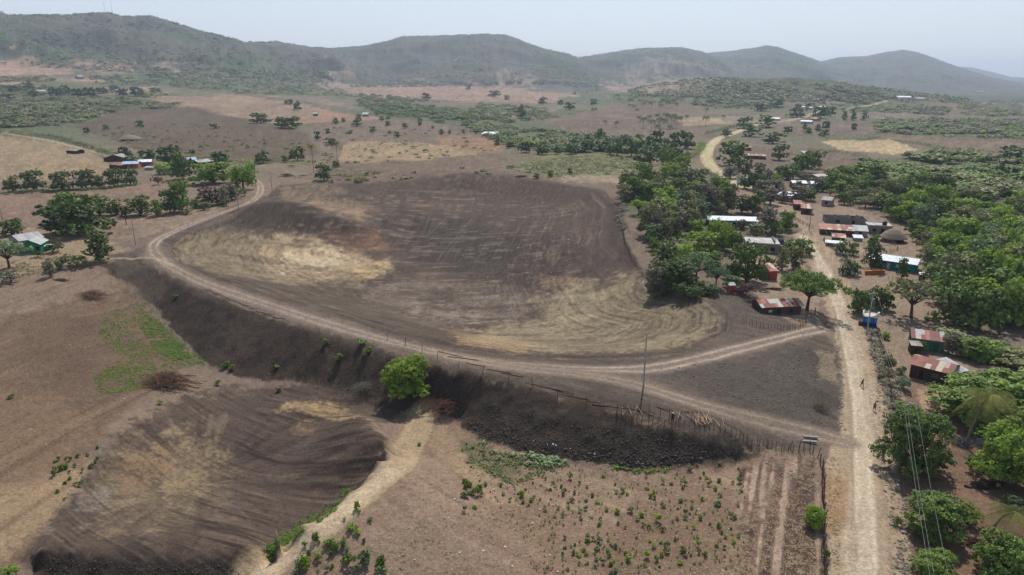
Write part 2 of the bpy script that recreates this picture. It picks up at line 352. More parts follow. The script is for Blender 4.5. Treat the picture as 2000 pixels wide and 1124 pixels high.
# the low right field: straw and red-brown soil
m = zone([(830,810),(900,830),(1010,882),(1250,918),(1500,880),(1600,885),(1612,1140),(520,1140),(700,980)], (140,116,98), 4, 5)
blend(m * sstep(-.1, .7, N_mid), (120, 94, 78), .7)
sl, sl2 = along((760, 900), (1240, 1124)); blend(m * sstep(.1, .8, fbm(sl / 1.3, sl2 / 30, 24, 3)), (108, 86, 70), .4); blend(m * sstep(.15, .8, -fbm(sl / .8, sl2 / 22, 26, 3)), (158, 136, 114), .35)
zone([(1230,980),(1420,960),(1500,1140),(1150,1140)], (112,88,72), 18, 20, .7)
fa, fb_ = along((1605, 915), (1608, 1124))
fur = vn(fa / .6, fb_ / 22, 25) * 1.1 + .55 * N_fine + .3 * N_mid
fm = mask([(1450,915),(1590,900),(1612,1140),(1450,1140)], 12, 12)
blend(fm, (104,80,68), .9); blend(fm * sstep(.1, .5, fur), (168, 142, 126), .85); blend(fm * sstep(.2, .7, -fur), (66, 50, 44), .8)
zone([(1540,930),(1588,925),(1596,1140),(1545,1140)], (74, 56, 48), 8, 6, .85)
zone([(870,880),(960,960),(1090,1050),(1190,1140),(1130,1140),(960,1000),(850,900)], (126, 102, 80), 6, 6, .6)
zone([(830,820),(905,840),(960,930),(1010,990),(960,985),(840,880)], (146, 122, 98), 8, 8, .8)
zone([(890,850),(960,880),(1030,900),(1000,935),(930,920)], (92, 92, 62), 8, 10, .8)
# the dug reservoir
BASIN = [(330,480),(345,512),(420,548),(520,582),(640,616),(760,652),(880,680),(1000,697),(1130,702),(1250,700),(1340,690),(1420,650),(1425,610),(1390,585),(1300,560),(1250,520),(1222,470),(1215,430),(1212,400),(1180,372),(1100,360),(1000,345),(930,336),(860,343),(780,352),(720,358),(640,358),(545,362),(515,390),(440,428),(360,455)]
bm = mask(BASIN, 2.5, 2)
blend(bm, (86, 72, 64)); blend(bm * sstep(-.2, .6, N_mid), (76, 63, 57), .6)
Q = fpoly(BASIN); bb = bm > 0
DI = np.zeros(UU.shape); DI[bb] = sdf(Q, UU[bb], VV[bb])
px_, py_ = hit([p[0] for p in BASIN], [p[1] for p in BASIN])
DW = np.zeros(UU.shape); DW[bb] = sdf(np.stack([px_, py_], 1), Xg[bb], Yg[bb])           # metres from the rim
cxw, cyw = on_plane(820, 520, 0); ANG = np.arctan2(Yg - cyw, Xg - cxw)
STR = np.zeros(UU.shape); STR[bb] = fbm(DW[bb] / .85 + 1.3 * N_mid[bb], ANG[bb] * 7, 51, 3)
STR2 = np.zeros(UU.shape); STR2[bb] = fbm(DW[bb] / 4.5 + 1.5 * N_mid[bb], ANG[bb] * 5, 55, 3)
HST = fbm(Xg / 22 , (Yg - .08 * Xg) / 2.6, 57, 4)                                           # level scraper streaks on the floor
def bz(P, c, soft=10, warp=14, k=1.0, s=0.5):
    m = mask(P, soft, warp) * bm * np.clip(.9 + .4 * N_px2, .5, 1); m = m * np.clip(1 - s + s * 1.6 * sstep(-.5, .6, STR2 + HST * .7), 0, 1.15); blend(np.clip(m, 0, 1), c, k); return m
bz([(545,365),(640,365),(720,395),(780,420),(700,432),(620,410),(560,392)], (116, 98, 80), 8, 8, .95, .3)
bz([(600,395),(700,398),(760,415),(700,428),(620,415)], (144, 118, 92), 6, 8, .8, .6)
bz([(780,395),(860,398),(920,412),(840,412)], (128, 108, 90), 4, 6, .7, .7)
bz([(500,395),(560,395),(640,412),(700,440),(740,470),(640,470),(520,450),(430,440)], (58, 46, 42), 7, 6, .95, .15)
bz([(700,400),(1000,440),(1200,500),(1150,560),(950,560),(760,480)], (56, 48, 47), 20, 22, .85, .3)
bz([(335,478),(430,440),(470,455),(560,470),(640,500),(760,505),(770,530),(690,552),(560,556),(430,538),(345,510)], (130, 115, 90), 8, 7, .95, .35)
bz([(500,468),(560,455),(640,470),(720,500),(760,520),(700,545),(600,545),(520,520)], (164, 140, 108), 10, 12, .9, .75)
bz([(560,500),(660,498),(690,510),(620,522),(560,520)], (190, 172, 142), 9, 18, .75, .7)
bz([(600,480),(650,478),(680,492),(610,492)], (186, 168, 132), 4, 6, .8, .8)
bz([(640,455),(740,462),(770,485),(700,490),(640,475)], (128, 92, 70), 10, 14, .7, .6)
bz([(700,520),(760,515),(750,535),(690,545)], (186, 156, 108), 5, 7, .7, .7)
bz([(900,380),(1160,380),(1215,440),(1225,520),(1120,540),(1000,440)], (80, 66, 60), 14, 16, .7, .3)
bz([(1190,400),(1214,400),(1222,470),(1255,525),(1300,562),(1270,560),(1215,520),(1190,460)], (58, 48, 44), 7, 8, .75, .2)
bz([(700,570),(830,540),(1000,560),(1060,600),(1000,640),(880,640),(700,610)], (112, 98, 88), 18, 16, .8, .6)
bz([(800,600),(1000,600),(1040,625),(900,630)], (140, 126, 108), 12, 14, .6, .8)
bz([(1040,540),(1120,535),(1130,558),(1060,562)], (134, 108, 86), 9, 14, .6, .7)
bz([(1040,590),(1110,560),(1180,550),(1240,530),(1300,560),(1390,585),(1415,612),(1400,640),(1330,672),(1200,690),(1080,690),(980,680),(900,660),(960,635),(1060,625)], (138, 124, 98), 12, 12, .95, .35)
bz([(860,640),(960,650),(1060,680),(1000,692),(900,672)], (156, 130, 94), 10, 14, .65, .6)
bz([(1100,580),(1180,570),(1220,590),(1130,640),(1080,640)], (160, 144, 112), 12, 12, .5, .6)
bz([(560,560),(700,590),(900,655),(760,650),(600,605)], (84, 74, 66), 6, 5, .8, .2)
MOD = .35 + .65 * sstep(-.4, .5, fbm(Xg / 30, Yg / 30, 77, 3))
blend(bm * MOD * sstep(.1, .6, STR) * (1 - sstep(22, 44, DW) * .6), (48, 40, 37), .5)
blend(bm * MOD * sstep(.25, .8, -STR) * (1 - sstep(22, 44, DW) * .6), (156, 138, 114), .26)
fl = sstep(10, 30, DW) * bm
blend(fl * sstep(.3, 1.0, HST), (150, 132, 114), .28)
blend(fl * sstep(.2, .9, -HST), (52, 46, 45), .34)
blend(fl * sstep(.45, .8, vn(Xg / 5, (Yg - .08 * Xg) / .8, 59)), (168, 150, 130), .25)
# embankment: crest platform, dark loose outer slope
PLAT = [(215,500),(262,492),(300,470),(350,447),(440,412),(515,385),(530,392),(440,428),(360,455),(330,480),(345,512),(420,548),(520,582),(640,616),(760,652),(880,680),(1000,697),(1130,702),(1250,700),(1340,690),(1420,645),(1430,600),(1400,560),(1460,560),(1500,600),(1560,640),(1605,640),(1637,690),(1645,760),(1640,845),(1600,880),(1560,882),(1480,866),(1300,830),(1210,810),(1040,765),(860,714),(700,663),(560,629),(400,568),(300,520)]
pm = zone(PLAT, (94, 82, 74), 3, 4)
blend(pm * sstep(-.2, .7, N_mid), (80, 69, 63), .7)
blend(pm * sstep(.3, .8, N_fine), (116, 102, 92), .4); pst = fbm((Xg * .5 + Yg) / 1.2, (Xg - Yg * .5) / 14, 67, 4); blend(pm * sstep(.1, .7, pst), (62, 53, 48), .5); blend(pm * sstep(.2, .8, -pst), (120, 106, 94), .3)
zone([(1420,640),(1500,600),(1440,560),(1400,580)], (84, 76, 68), 6, 8, .8)
zone([(1300,735),(1450,700),(1590,672),(1632,700),(1640,800),(1600,835),(1500,815),(1400,780)], (82, 74, 68), 8, 12, .8)
zone([(1595,690),(1628,690),(1638,750),(1600,740)], (140, 124, 98), 5, 9, .7)
SLOPE = [(190,520),(262,502)] + [(u, v) for u, v, z in CREST_OUT[3:]] + [(u, v) for u, v, z in TOE_OUT[::-1][1:-2]]
sm = mask(SLOPE, 2.5, 5)
blend(sm, (64, 53, 46)); blend(sm * sstep(-.1, .6, N_mid), (78, 64, 55), .7); blend(sm * sstep(.1, .6, N_fine - N_mid * .4), (46, 39, 36), .6)
s2 = mask([(890,800),(960,770),(1200,830),(1440,870),(1480,890),(1250,922),(1080,900),(920,850)], 6, 8)
blend(s2, (70, 60, 53), .85); blend(s2 * sstep(.0, .5, fbm(Xg / 1.2, Yg / 1.2, 61, 3)), (54, 48, 45), .5)
zone([(215,500),(262,500),(330,560),(300,600),(240,545)], (88, 76, 66), 6, 8, .7)
zone([(1240,822),(1400,850),(1560,880),(1560,890),(1400,868),(1240,832)], (134, 116, 94), 2, 3, .6)
zone([(640,700),(740,720),(790,780),(740,830),(660,800),(560,760)], (78, 66, 56), 8, 12, .8)
# small scooped pond lower left
POND = [(690,812),(742,845),(765,885),(720,945),(640,1010),(540,1065),(480,1124),(300,1150),(60,1130),(70,1070),(140,980),(200,880),(300,800),(420,760),(560,745),(660,770)]
qm = mask(POND, 9, 18); blend(qm, (86, 72, 64)); blend(qm * sstep(-.1, .6, N_mid), (74, 61, 54), .7); blend(qm * sstep(.2, .8, N_fine), (104, 88, 78), .45)
b2 = qm > 0; pxq, pyq = hit([p[0] for p in POND], [p[1] for p in POND])
D2 = np.zeros(UU.shape); D2[b2] = sdf(np.stack([pxq, pyq], 1), Xg[b2], Yg[b2])
c2x, c2y = on_plane(390, 910, -1.5); A2 = np.arctan2(Yg - c2y, Xg - c2x)
R2 = np.hypot(Xg - c2x, Yg - c2y)
RAD = fbm(A2 * 8 + .25 * N_mid, R2 / 14, 63, 4) * sstep(3, 8, R2) + .5 * N_mid
BND = fbm(Xg / 9, (Yg + .25 * Xg - .012 * (Xg + 30) ** 2) / .9, 65, 3)
def pz(P, c, soft=12, warp=16, k=1.0, s=.5, f=RAD):
    m = mask(P, soft, warp) * qm * np.clip(.72 + .5 * N_px2 + .35 * N_fine, .2, 1); m = m * np.clip(1 - s + s * 1.6 * sstep(-.5, .6, f), 0, 1.1); blend(np.clip(m, 0, 1), c, k)
pz([(560,760),(690,815),(755,880),(700,940),(560,930),(450,900),(420,800)], (80, 66, 62), 14, 14, .8, .4, BND)
pz([(230,880),(330,850),(420,860),(460,920),(420,1010),(300,1040),(200,1020),(180,960)], (116, 100, 78), 18, 24, .8, .4)
pz([(300,860),(380,850),(430,890),(400,960),(330,970)], (146, 126, 92), 18, 28, .62, .5)
pz([(240,880),(330,870),(320,920),(230,970)], (132, 102, 74), 12, 16, .7, .4)
pz([(160,960),(230,950),(200,1000),(150,1000)], (120, 110, 102), 5, 8, .8, .4)
pz([(150,1030),(300,1020),(340,1040),(180,1050)], (158, 138, 100), 6, 12, .5, .8)
pz([(560,785),(640,785),(720,812),(690,818),(600,800),(540,805)], (166, 138, 98), 5, 6, .95, .3, BND)
pz([(570,815),(620,815),(610,850),(575,850)], (142, 116, 86), 6, 8, .8, .5, BND)
rr = qm * (1 - sstep(4, 12, R2)); 
blend(qm * sstep(.1, .7, BND) * sstep(-4, 6, Xg - c2x), (44, 36, 34), .75)
blend(qm * sstep(.35, .9, RAD) * sstep(7, 12, R2) * (1 - sstep(18, 26, R2)), (150, 134, 108), .3)
blend(qm * sstep(.2, .8, -RAD) * (1 - sstep(24, 30, R2)), (58, 48, 44), .5)
zone([(60,1082),(200,1092),(330,1098),(430,1088),(540,1055),(640,1005),(722,935),(760,880),(772,900),(700,968),(560,1060),(470,1140),(60,1140)], (64, 54, 48), 3, 5)
LN = fbm(Xg / 11, (Yg + .22 * Xg - .010 * (Xg + 30) ** 2) / .42, 69, 3)
blend(qm * sstep(.25, .7, LN), (54, 44, 40), .5); blend(qm * sstep(.35, .8, -LN), (122, 106, 90), .35)
LB = fbm(DW / .38 + .8 * N_mid, ANG * 12, 70, 3); blend(bm * MOD * sstep(.25, .7, LB) * (1 - sstep(300, 420, Rg)), (56, 47, 43), .4); blend(bm * MOD * sstep(.3, .8, -LB) * (1 - sstep(300, 420, Rg)), (150, 134, 112), .22)
# roads and tracks
TR = (142, 124, 110)
mroad = zone([(1618,1140),(1614,980),(1612,900),(1640,845),(1646,760),(1640,690),(1625,640),(1600,560),(1572,500),(1546,455),(1575,448),(1620,480),(1655,540),(1668,590),(1690,650),(1708,720),(1735,800),(1745,900),(1765,1000),(1790,1140)], (158, 138, 114), 4, 5)
zone([(1560,445),(1540,425),(1510,405),(1480,390),(1460,372),(1440,350),(1452,348),(1480,372),(1520,392),(1560,412),(1590,445)], (150, 130, 110), 2, 2, .8)
blend(mroad * sstep(-.1, .6, N_mid), (144, 120, 94), .6)
ra, rb = along((1690, 1124), (1672, 800)); blend(mroad * sstep(.1, .7, fbm(ra / .8, rb / 18, 27, 3)), (178, 158, 132), .4); blend(mroad * sstep(.1, .7, -fbm(ra / 1.0, rb / 14, 28, 3)), (130, 106, 82), .35)
zone([(1612,930),(1650,940),(1660,1000),(1640,1060),(1612,1040)], (146, 112, 74), 7, 8, .7)
road([(1690,1150),(1688,1000),(1686,900),(1684,800),(1670,720),(1656,660),(1640,600),(1618,545),(1592,495),(1568,462)], 3.5, (184, 168, 146), .8, .8, .5, (1.0, .28, (204, 190, 170), .45))
road([(1455,365),(1420,346),(1395,330),(1382,315),(1380,300),(1388,285),(1405,270),(1430,262),(1470,246),(1500,238)], 8.5, (176, 156, 126), .8, 1, .5, (1.5, .5, (192, 174, 146), .6))
road([(1500,240),(1560,232),(1600,219),(1645,214),(1700,206),(1740,194),(1762,187)], 9, (164, 146, 122), 1.5, .9, .5)
road([(-40,250),(20,262),(100,276),(160,290),(210,304),(232,318)], 5, (168, 146, 120), .8, .9, .3)
road([(1668,1150),(1666,1000),(1664,900),(1660,800),(1650,720),(1640,660),(1628,600)], .5, (134, 112, 88), .25, .5, .3)
road([(1722,1150),(1716,1000),(1706,900),(1694,800),(1682,720),(1668,660),(1650,600)], .6, (142, 118, 94), .3, .45, .35)
road([(1742,1150),(1732,1000),(1718,900),(1702,800),(1688,720)], .4, (134, 110, 86), .25, .45, .35)
RUT = (172, 152, 138)
road([(498,352),(508,362),(508,376),(494,392),(462,406),(420,421),(380,436),(335,455),(305,472),(300,490),(325,515),(370,540),(420,561),(530,598),(620,627),(750,664),(860,690),(960,707),(1080,718),(1200,722),(1280,718),(1370,700),(1440,682),(1500,667),(1560,652),(1606,642)], 4.0, (128, 112, 100), .9, .9, .25, (.95, .38, RUT, .85))
road([(300,486),(310,505),(340,526),(420,563),(530,600),(620,629),(750,667),(860,694),(960,712)], 7, (124, 108, 96), 1.6, .45, .4)
road([(880,697),(1000,716),(1120,730),(1200,742),(1260,757),(1340,782),(1420,805),(1500,826),(1570,842),(1600,850),(1650,862)], 4.6, (126, 110, 96), .9, .85, .25, (1.0, .38, (152, 134, 120), .75))
road([(1000,712),(1100,722),(1200,735),(1260,752)], 7, (124, 108, 96), 1.6, .35, .4)
road([(190,505),(240,505),(300,505),(340,520)], 1.3, (164, 146, 124), .4, .8, .1)
road([(822,812),(812,850),(790,890),(750,930),(700,970),(650,1010),(600,1050),(550,1090),(500,1130)], 5.6, (158, 136, 108), .6, 1, .3, (2.6, .35, (112, 92, 74), .5))
road([(760,925),(700,972),(650,1014),(600,1052),(520,1124)], 3.0, (190, 168, 138), .8, .75, .5)
# micro relief
dz = .05 * N_fine * (1 - sstep(300, 600, Rg))
dz += .10 * (STR * bm) * (1 - sstep(160, 420, Rg))
dz += qm * .10 * BND * sstep(-4, 6, Xg - c2x) + qm * .05 * RAD
cl = fbm(Xg / 2.0, Yg / 2.0, 81, 2)
sa, sb_ = along((560, 690), (900, 790))
dz += sm * (.12 * cl + .34 * N_mid + .22 * fbm(sb_ / 3.2, sa / 12, 84, 2)) + s2 * .16 * np.maximum(cl, -.4)
dz += np.where(Rg > 700, (vn(Xg / 13, Yg / 16, 91) * 2.2 + vn(Xg / 34, Yg / 40, 92) * 2.6), 0) * hillm
fi = fm * (.08 * fur); dz += fi
EDGE = sm  # rim crumble
Zg = Zg + dz
ME = bpy.data.meshes.new('ground')
nv = nR * nT
ME.vertices.add(nv)
ME.vertices.foreach_set('co', np.stack([Xg, Yg, Zg], -1).astype(np.float32).ravel())
jj, ii = np.meshgrid(np.arange(nR - 1), np.arange(nT - 1), indexing='ij'); a = jj * nT + ii
q = np.stack([a, a + 1, a + nT + 1, a + nT], -1).reshape(-1, 4).astype(np.int32)
nf = len(q)
ME.loops.add(nf * 4); ME.loops.foreach_set('vertex_index', q.ravel())
ME.polygons.add(nf); ME.polygons.foreach_set('loop_start', np.arange(0, nf * 4, 4, dtype=np.int32))
ME.polygons.foreach_set('use_smooth', np.ones(nf, bool))
ca = ME.color_attributes.new('soil', 'FLOAT_COLOR', 'POINT')
gr = COL.mean(-1, keepdims=True) * np.array([1.10, .99, .87], np.float32); COL[:] = (COL * .80 + gr * .20) * np.array([1.02, 1.0, .93], np.float32)
COL[:] = COL * (1 - sstep(300, 500, Rg)[..., None] * np.array([.02, -.035, .05], np.float32))
COL *= (1 + .10 * fbm(Xg / .7, Yg / .7, 95, 2) * (1 - sstep(120, 200, Rg)) + .20 * fbm(UU / 3.2, VV / 1.7, 93, 2) * sstep(90, 160, Rg) + .12 * N_px2 + .08 * fbm(Xg / 5, Yg / 5, 94, 3))[..., None].clip(.5, 1.5)
CF = np.ones((nv, 4), np.float32); ALB = 0.92; CF[:, :3] = COL.reshape(-1, 3) * ALB
ca.data.foreach_set('color', CF.ravel())
ME.update(); ME.validate()
def link(o): S.collection.objects.link(o); return o
ground = link(bpy.data.objects.new('ground', ME)); ground['kind'] = 'structure'
mt = bpy.data.materials.new('soil'); mt.use_nodes = True; n = mt.node_tree.nodes; l = mt.node_tree.links
bs = n['Principled BSDF']; bs.inputs['Roughness'].default_value = .95; bs.inputs['Specular IOR Level'].default_value = .1
at_ = n.new('ShaderNodeAttribute'); at_.attribute_name = 'soil'
tc = n.new('ShaderNodeTexCoord')
n1 = n.new('ShaderNodeTexNoise'); n1.inputs['Scale'].default_value = 2.4; n1.inputs['Detail'].default_value = 6; n1.inputs['Roughness'].default_value = .75
l.new(tc.outputs['Object'], n1.inputs['Vector'])
mr = n.new('ShaderNodeMapRange'); mr.inputs['From Min'].default_value = .3; mr.inputs['From Max'].default_value = .7; mr.inputs['To Min'].default_value = .62; mr.inputs['To Max'].default_value = 1.38
l.new(n1.outputs['Fac'], mr.inputs['Value'])
n3 = n.new('ShaderNodeTexNoise'); n3.inputs['Scale'].default_value = 7.0; n3.inputs['Detail'].default_value = 4; n3.inputs['Roughness'].default_value = .8; l.new(tc.outputs['Object'], n3.inputs['Vector'])
mr3 = n.new('ShaderNodeMapRange'); mr3.inputs['From Min'].default_value = .35; mr3.inputs['From Max'].default_value = .68; mr3.inputs['To Min'].default_value = .72; mr3.inputs['To Max'].default_value = 1.34; l.new(n3.outputs['Fac'], mr3.inputs['Value'])
mm = n.new('ShaderNodeMath'); mm.operation = 'MULTIPLY'; l.new(mr.outputs['Result'], mm.inputs[0]); l.new(mr3.outputs['Result'], mm.inputs[1])
mx = n.new('ShaderNodeVectorMath'); mx.operation = 'SCALE'; l.new(at_.outputs['Color'], mx.inputs[0]); l.new(mm.outputs[0], mx.inputs['Scale'])
l.new(mx.outputs[0], bs.inputs['Base Color'])
bp = n.new('ShaderNodeBump'); bp.inputs['Strength'].default_value = .9; bp.inputs['Distance'].default_value = .2
n2 = n.new('ShaderNodeTexNoise'); n2.inputs['Scale'].default_value = 1.3; n2.inputs['Detail'].default_value = 8; n2.inputs['Roughness'].default_value = .7
l.new(tc.outputs['Object'], n2.inputs['Vector']); l.new(n2.outputs['Fac'], bp.inputs['Height']); l.new(bp.outputs['Normal'], bs.inputs['Normal'])
ME.materials.append(mt)
# ------------------------------------------------------------------ materials
rng = np.random.default_rng(7); random.seed(7)
def mat(name, col, rough=.9, noise=None, bump=0, metal=0, spec=.2, col2=None, wave=None):
    m = bpy.data.materials.new(name); m.use_nodes = True; n = m.node_tree.nodes; l = m.node_tree.links; b = n['Principled BSDF']
    c = tuple(float(x) for x in lin(col)) + (1,); b.inputs['Base Color'].default_value = c
    b.inputs['Roughness'].default_value = rough; b.inputs['Metallic'].default_value = metal; b.inputs['Specular IOR Level'].default_value = spec
    if noise:
        t = n.new('ShaderNodeTexCoord'); x = n.new('ShaderNodeTexNoise'); x.inputs['Scale'].default_value = noise; x.inputs['Detail'].default_value = 6; x.inputs['Roughness'].default_value = .65
        l.new(t.outputs['Object'], x.inputs['Vector'])
        r = n.new('ShaderNodeValToRGB'); r.color_ramp.elements[0].position = .35; r.color_ramp.elements[1].position = .68
        c2 = tuple(float(v) for v in lin(col2 if col2 else [k * .72 for k in col])) + (1,)
        r.color_ramp.elements[0].color = c2; r.color_ramp.elements[1].color = c
        l.new(x.outputs['Fac'], r.inputs[0]); l.new(r.outputs[0], b.inputs['Base Color'])
        if bump:
            p = n.new('ShaderNodeBump'); p.inputs['Strength'].default_value = bump; p.inputs['Distance'].default_value = .05
            l.new(x.outputs['Fac'], p.inputs['Height']); l.new(p.outputs[0], b.inputs['Normal'])
    return m
def sheet_mat():                                                # roofing sheets: each sheet carries its own colour, plus stains and corrugation
    m = bpy.data.materials.new('roof_sheet'); m.use_nodes = True; n = m.node_tree.nodes; l = m.node_tree.links; b = n['Principled BSDF']
    a = n.new('ShaderNodeAttribute'); a.attribute_name = 'sheet'
    t = n.new('ShaderNodeTexCoord'); x = n.new('ShaderNodeTexNoise'); x.inputs['Scale'].default_value = 1.4; x.inputs['Detail'].default_value = 8; x.inputs['Roughness'].default_value = .7
    l.new(t.outputs['Object'], x.inputs['Vector'])
    r = n.new('ShaderNodeMapRange'); r.inputs['From Min'].default_value = .3; r.inputs['From Max'].default_value = .7; r.inputs['To Min'].default_value = .7; r.inputs['To Max'].default_value = 1.2
    l.new(x.outputs['Fac'], r.inputs['Value'])
    s = n.new('ShaderNodeVectorMath'); s.operation = 'SCALE'; l.new(a.outputs['Color'], s.inputs[0]); l.new(r.outputs[0], s.inputs['Scale']); l.new(s.outputs[0], b.inputs['Base Color'])
    wv = n.new('ShaderNodeTexWave'); wv.inputs['Scale'].default_value = 2.2; wv.bands_direction = 'X'; l.new(t.outputs['Object'], wv.inputs['Vector'])
    p = n.new('ShaderNodeBump'); p.inputs['Strength'].default_value = .5; p.inputs['Distance'].default_value = .04; l.new(wv.outputs['Fac'], p.inputs['Height']); l.new(p.outputs[0], b.inputs['Normal'])
    b.inputs['Roughness'].default_value = .62; b.inputs['Metallic'].default_value = 0; b.inputs['Specular IOR Level'].default_value = .3
    return m
def leaf_mat(name, dark, light, trans=.25):
    m = bpy.data.materials.new(name); m.use_nodes = True; n = m.node_tree.nodes; l = m.node_tree.links; n.clear()
    a = n.new('ShaderNodeAttribute'); a.attribute_name = 'tint'
    oi = n.new('ShaderNodeObjectInfo'); ad = n.new('ShaderNodeMath'); ad.operation = 'MULTIPLY_ADD'; ad.inputs[1].default_value = .35; 
    l.new(oi.outputs['Random'], ad.inputs[0]); l.new(a.outputs['Fac'], ad.inputs[2])
    r = n.new('ShaderNodeValToRGB'); r.color_ramp.elements[0].position = .1; r.color_ramp.elements[1].position = 1.1
    r.color_ramp.elements[0].color = tuple(float(x) for x in lin(dark)) + (1,); r.color_ramp.elements[1].color = tuple(float(x) for x in lin(light)) + (1,)
    l.new(ad.outputs[0], r.inputs[0])
    d = n.new('ShaderNodeBsdfPrincipled'); d.inputs['Roughness'].default_value = .6; d.inputs['Specular IOR Level'].default_value = .25
    t = n.new('ShaderNodeBsdfTranslucent'); mx = n.new('ShaderNodeMixShader'); mx.inputs[0].default_value = trans; o = n.new('ShaderNodeOutputMaterial')
    l.new(r.outputs[0], d.inputs['Base Color']); l.new(r.outputs[0], t.inputs['Color']); l.new(d.outputs[0], mx.inputs[1]); l.new(t.outputs[0], mx.inputs[2]); l.new(mx.outputs[0], o.inputs[0])
    return m
LM = {'dark': leaf_mat('leaves_dark_green', (54, 74, 34), (114, 136, 64)),
      'mid': leaf_mat('leaves_green', (66, 92, 34), (136, 160, 66)),
      'bright': leaf_mat('leaves_bright_green', (92, 122, 36), (170, 194, 78), .35),
      'lime': leaf_mat('leaves_yellow_green', (76, 104, 24), (152, 176, 60), .35),
      'olive': leaf_mat('leaves_olive', (92, 98, 60), (158, 158, 104)),
      'grey': leaf_mat('twigs_grey', (94, 90, 74), (152, 146, 120)),
      'brown': leaf_mat('twigs_brown', (84, 66, 58), (126, 104, 86)),
      'pale': leaf_mat('leaves_pale_green', (84, 106, 66), (140, 158, 110)),
      'palm': leaf_mat('palm_leaves', (84, 94, 38), (164, 160, 84), .25),
      'straw': leaf_mat('dry_grass', (140, 118, 88), (190, 168, 130))}
BARK = mat('bark', (98, 82, 68), .95, 6, .5); BARK2 = mat('pale_bark', (150, 138, 122), .95, 6, .5)
WOOD = mat('weathered_wood', (112, 90, 76), .95, 5, .4); WOODD = mat('dark_boards', (78, 62, 54), .95, 3, .4, col2=(52, 42, 38)); STICK = mat('peeled_sticks', (196, 168, 140), .9, 4, .2)
STICKB = mat('brown_sticks', (122, 88, 70), .95, 4, .3); CONC = mat('concrete', (176, 172, 164), .9, 1.5, .3, col2=(130, 126, 120)); BLOCK = mat('grey_block', (140, 134, 126), .95, 2.5, .4, col2=(108, 102, 96))
THATCH = mat('thatch', (158, 142, 120), 1, 7, .8, col2=(96, 84, 74)); DARK = mat('dark_opening', (30, 27, 26), .8, 3); METAL = mat('grey_metal', (150, 152, 154), .5, 4, .1, metal=.3)
WIRE = mat('wire', (150, 148, 142), .6, 2); SHEET = sheet_mat()
WM = {}
def wall_mat(name, c): 
    if name not in WM: WM[name] = mat(name, c, .85, 1.6, .15, col2=tuple(x * .8 for x in c))
    return WM[name]

# ------------------------------------------------------------------ mesh building
class MB:
    def __init__(s): s.v = []; s.f = []; s.c = []
    def quad(s, a, b, c, d, col=None): k = len(s.v); s.v += [a, b, c, d]; s.f.append((k, k + 1, k + 2, k + 3)); s.c.append(col)
    def tri(s, a, b, c, col=None): k = len(s.v); s.v += [a, b, c]; s.f.append((k, k + 1, k + 2)); s.c.append(col)
    def box(s, x0, y0, z0, x1, y1, z1, col=None):
        k = len(s.v); s.v += [(x0,y0,z0),(x1,y0,z0),(x1,y1,z0),(x0,y1,z0),(x0,y0,z1),(x1,y0,z1),(x1,y1,z1),(x0,y1,z1)]
        for f in ((3,2,1,0),(4,5,6,7),(0,1,5,4),(1,2,6,5),(2,3,7,6),(3,0,4,7)): s.f.append(tuple(k + i for i in f)); s.c.append(col)
        return s
    def tube(s, pts, rad, n=6):
        pts = [Vector(p) for p in pts]; rings = []
        for i, p in enumerate(pts):
            d = (pts[min(i + 1, len(pts) - 1)] - pts[max(i - 1, 0)]); d = d.normalized() if d.length else Vector((0, 0, 1))
            a = d.cross(Vector((0, 0, 1)) if abs(d.z) < .9 else Vector((1, 0, 0))).normalized(); b = d.cross(a)
            r = rad[i] if hasattr(rad, '__len__') else rad; k = len(s.v); rings.append(k)
            for j in range(n):
                t = 2 * math.pi * j / n; s.v.append(tuple(p + a * math.cos(t) * r + b * math.sin(t) * r))
        for i in range(len(rings) - 1):
            for j in range(n): s.f.append((rings[i] + j, rings[i] + (j + 1) % n, rings[i + 1] + (j + 1) % n, rings[i + 1] + j)); s.c.append(None)
        s.f.append(tuple(rings[0] + j for j in range(n))[::-1]); s.c.append(None); s.f.append(tuple(rings[-1] + j for j in range(n))); s.c.append(None)
        return s
    def lathe(s, prof, n=20, cx=0, cy=0):
        k = len(s.v)
        for r, z in prof:
            for j in range(n): t = 2 * math.pi * j / n; s.v.append((cx + r * math.cos(t), cy + r * math.sin(t), z))
        for i in range(len(prof) - 1):
            for j in range(n): s.f.append((k + i * n + j, k + i * n + (j + 1) % n, k + (i + 1) * n + (j + 1) % n, k + (i + 1) * n + j)); s.c.append(None)
        return s
    def mesh(s, name):
        me = bpy.data.meshes.new(name); me.from_pydata([tuple(map(float, v)) for v in s.v], [], s.f)
        if any(c is not None for c in s.c):
            at = me.attributes.new('sheet', 'FLOAT_COLOR', 'FACE') if False else me.color_attributes.new('sheet', 'FLOAT_COLOR', 'CORNER')
            buf = []
            for f, c in zip(s.f, s.c):
                cc = list(lin(c if c is not None else (150, 150, 150))) + [1]; buf += cc * len(f)
            at.data.foreach_set('color', buf)
        me.update(); return me
    def build(s, name, m, parent=None):
        me = s.mesh(name); me.materials.append(m); o = link(bpy.data.objects.new(name, me))
        if parent: o.parent = parent
        return o
def tag(o, label, cat, group=None):
    o['label'] = label; o['category'] = cat
    if group: o['group'] = group
    return o
def empty(name, loc, rz=0, label=None, cat=None, group=None):
    o = link(bpy.data.objects.new(name, None)); o.location = loc; o.rotation_euler = (0, 0, rz); o.empty_display_size = .5
    if label: tag(o, label, cat, group)
    return o
def kids(o): return [c for c in S.objects if c.parent == o]
def dup(root, loc=None, rz=None, label=None):
    r = root.copy(); link(r)
    if loc is not None: r.location = loc
    if rz is not None: r.rotation_euler = (0, 0, rz)
    if label: r['label'] = label
    for ch in kids(root):
        c = ch.copy(); link(c); c.parent = r
        for g in kids(ch): d = g.copy(); link(d); d.parent = c
    return r
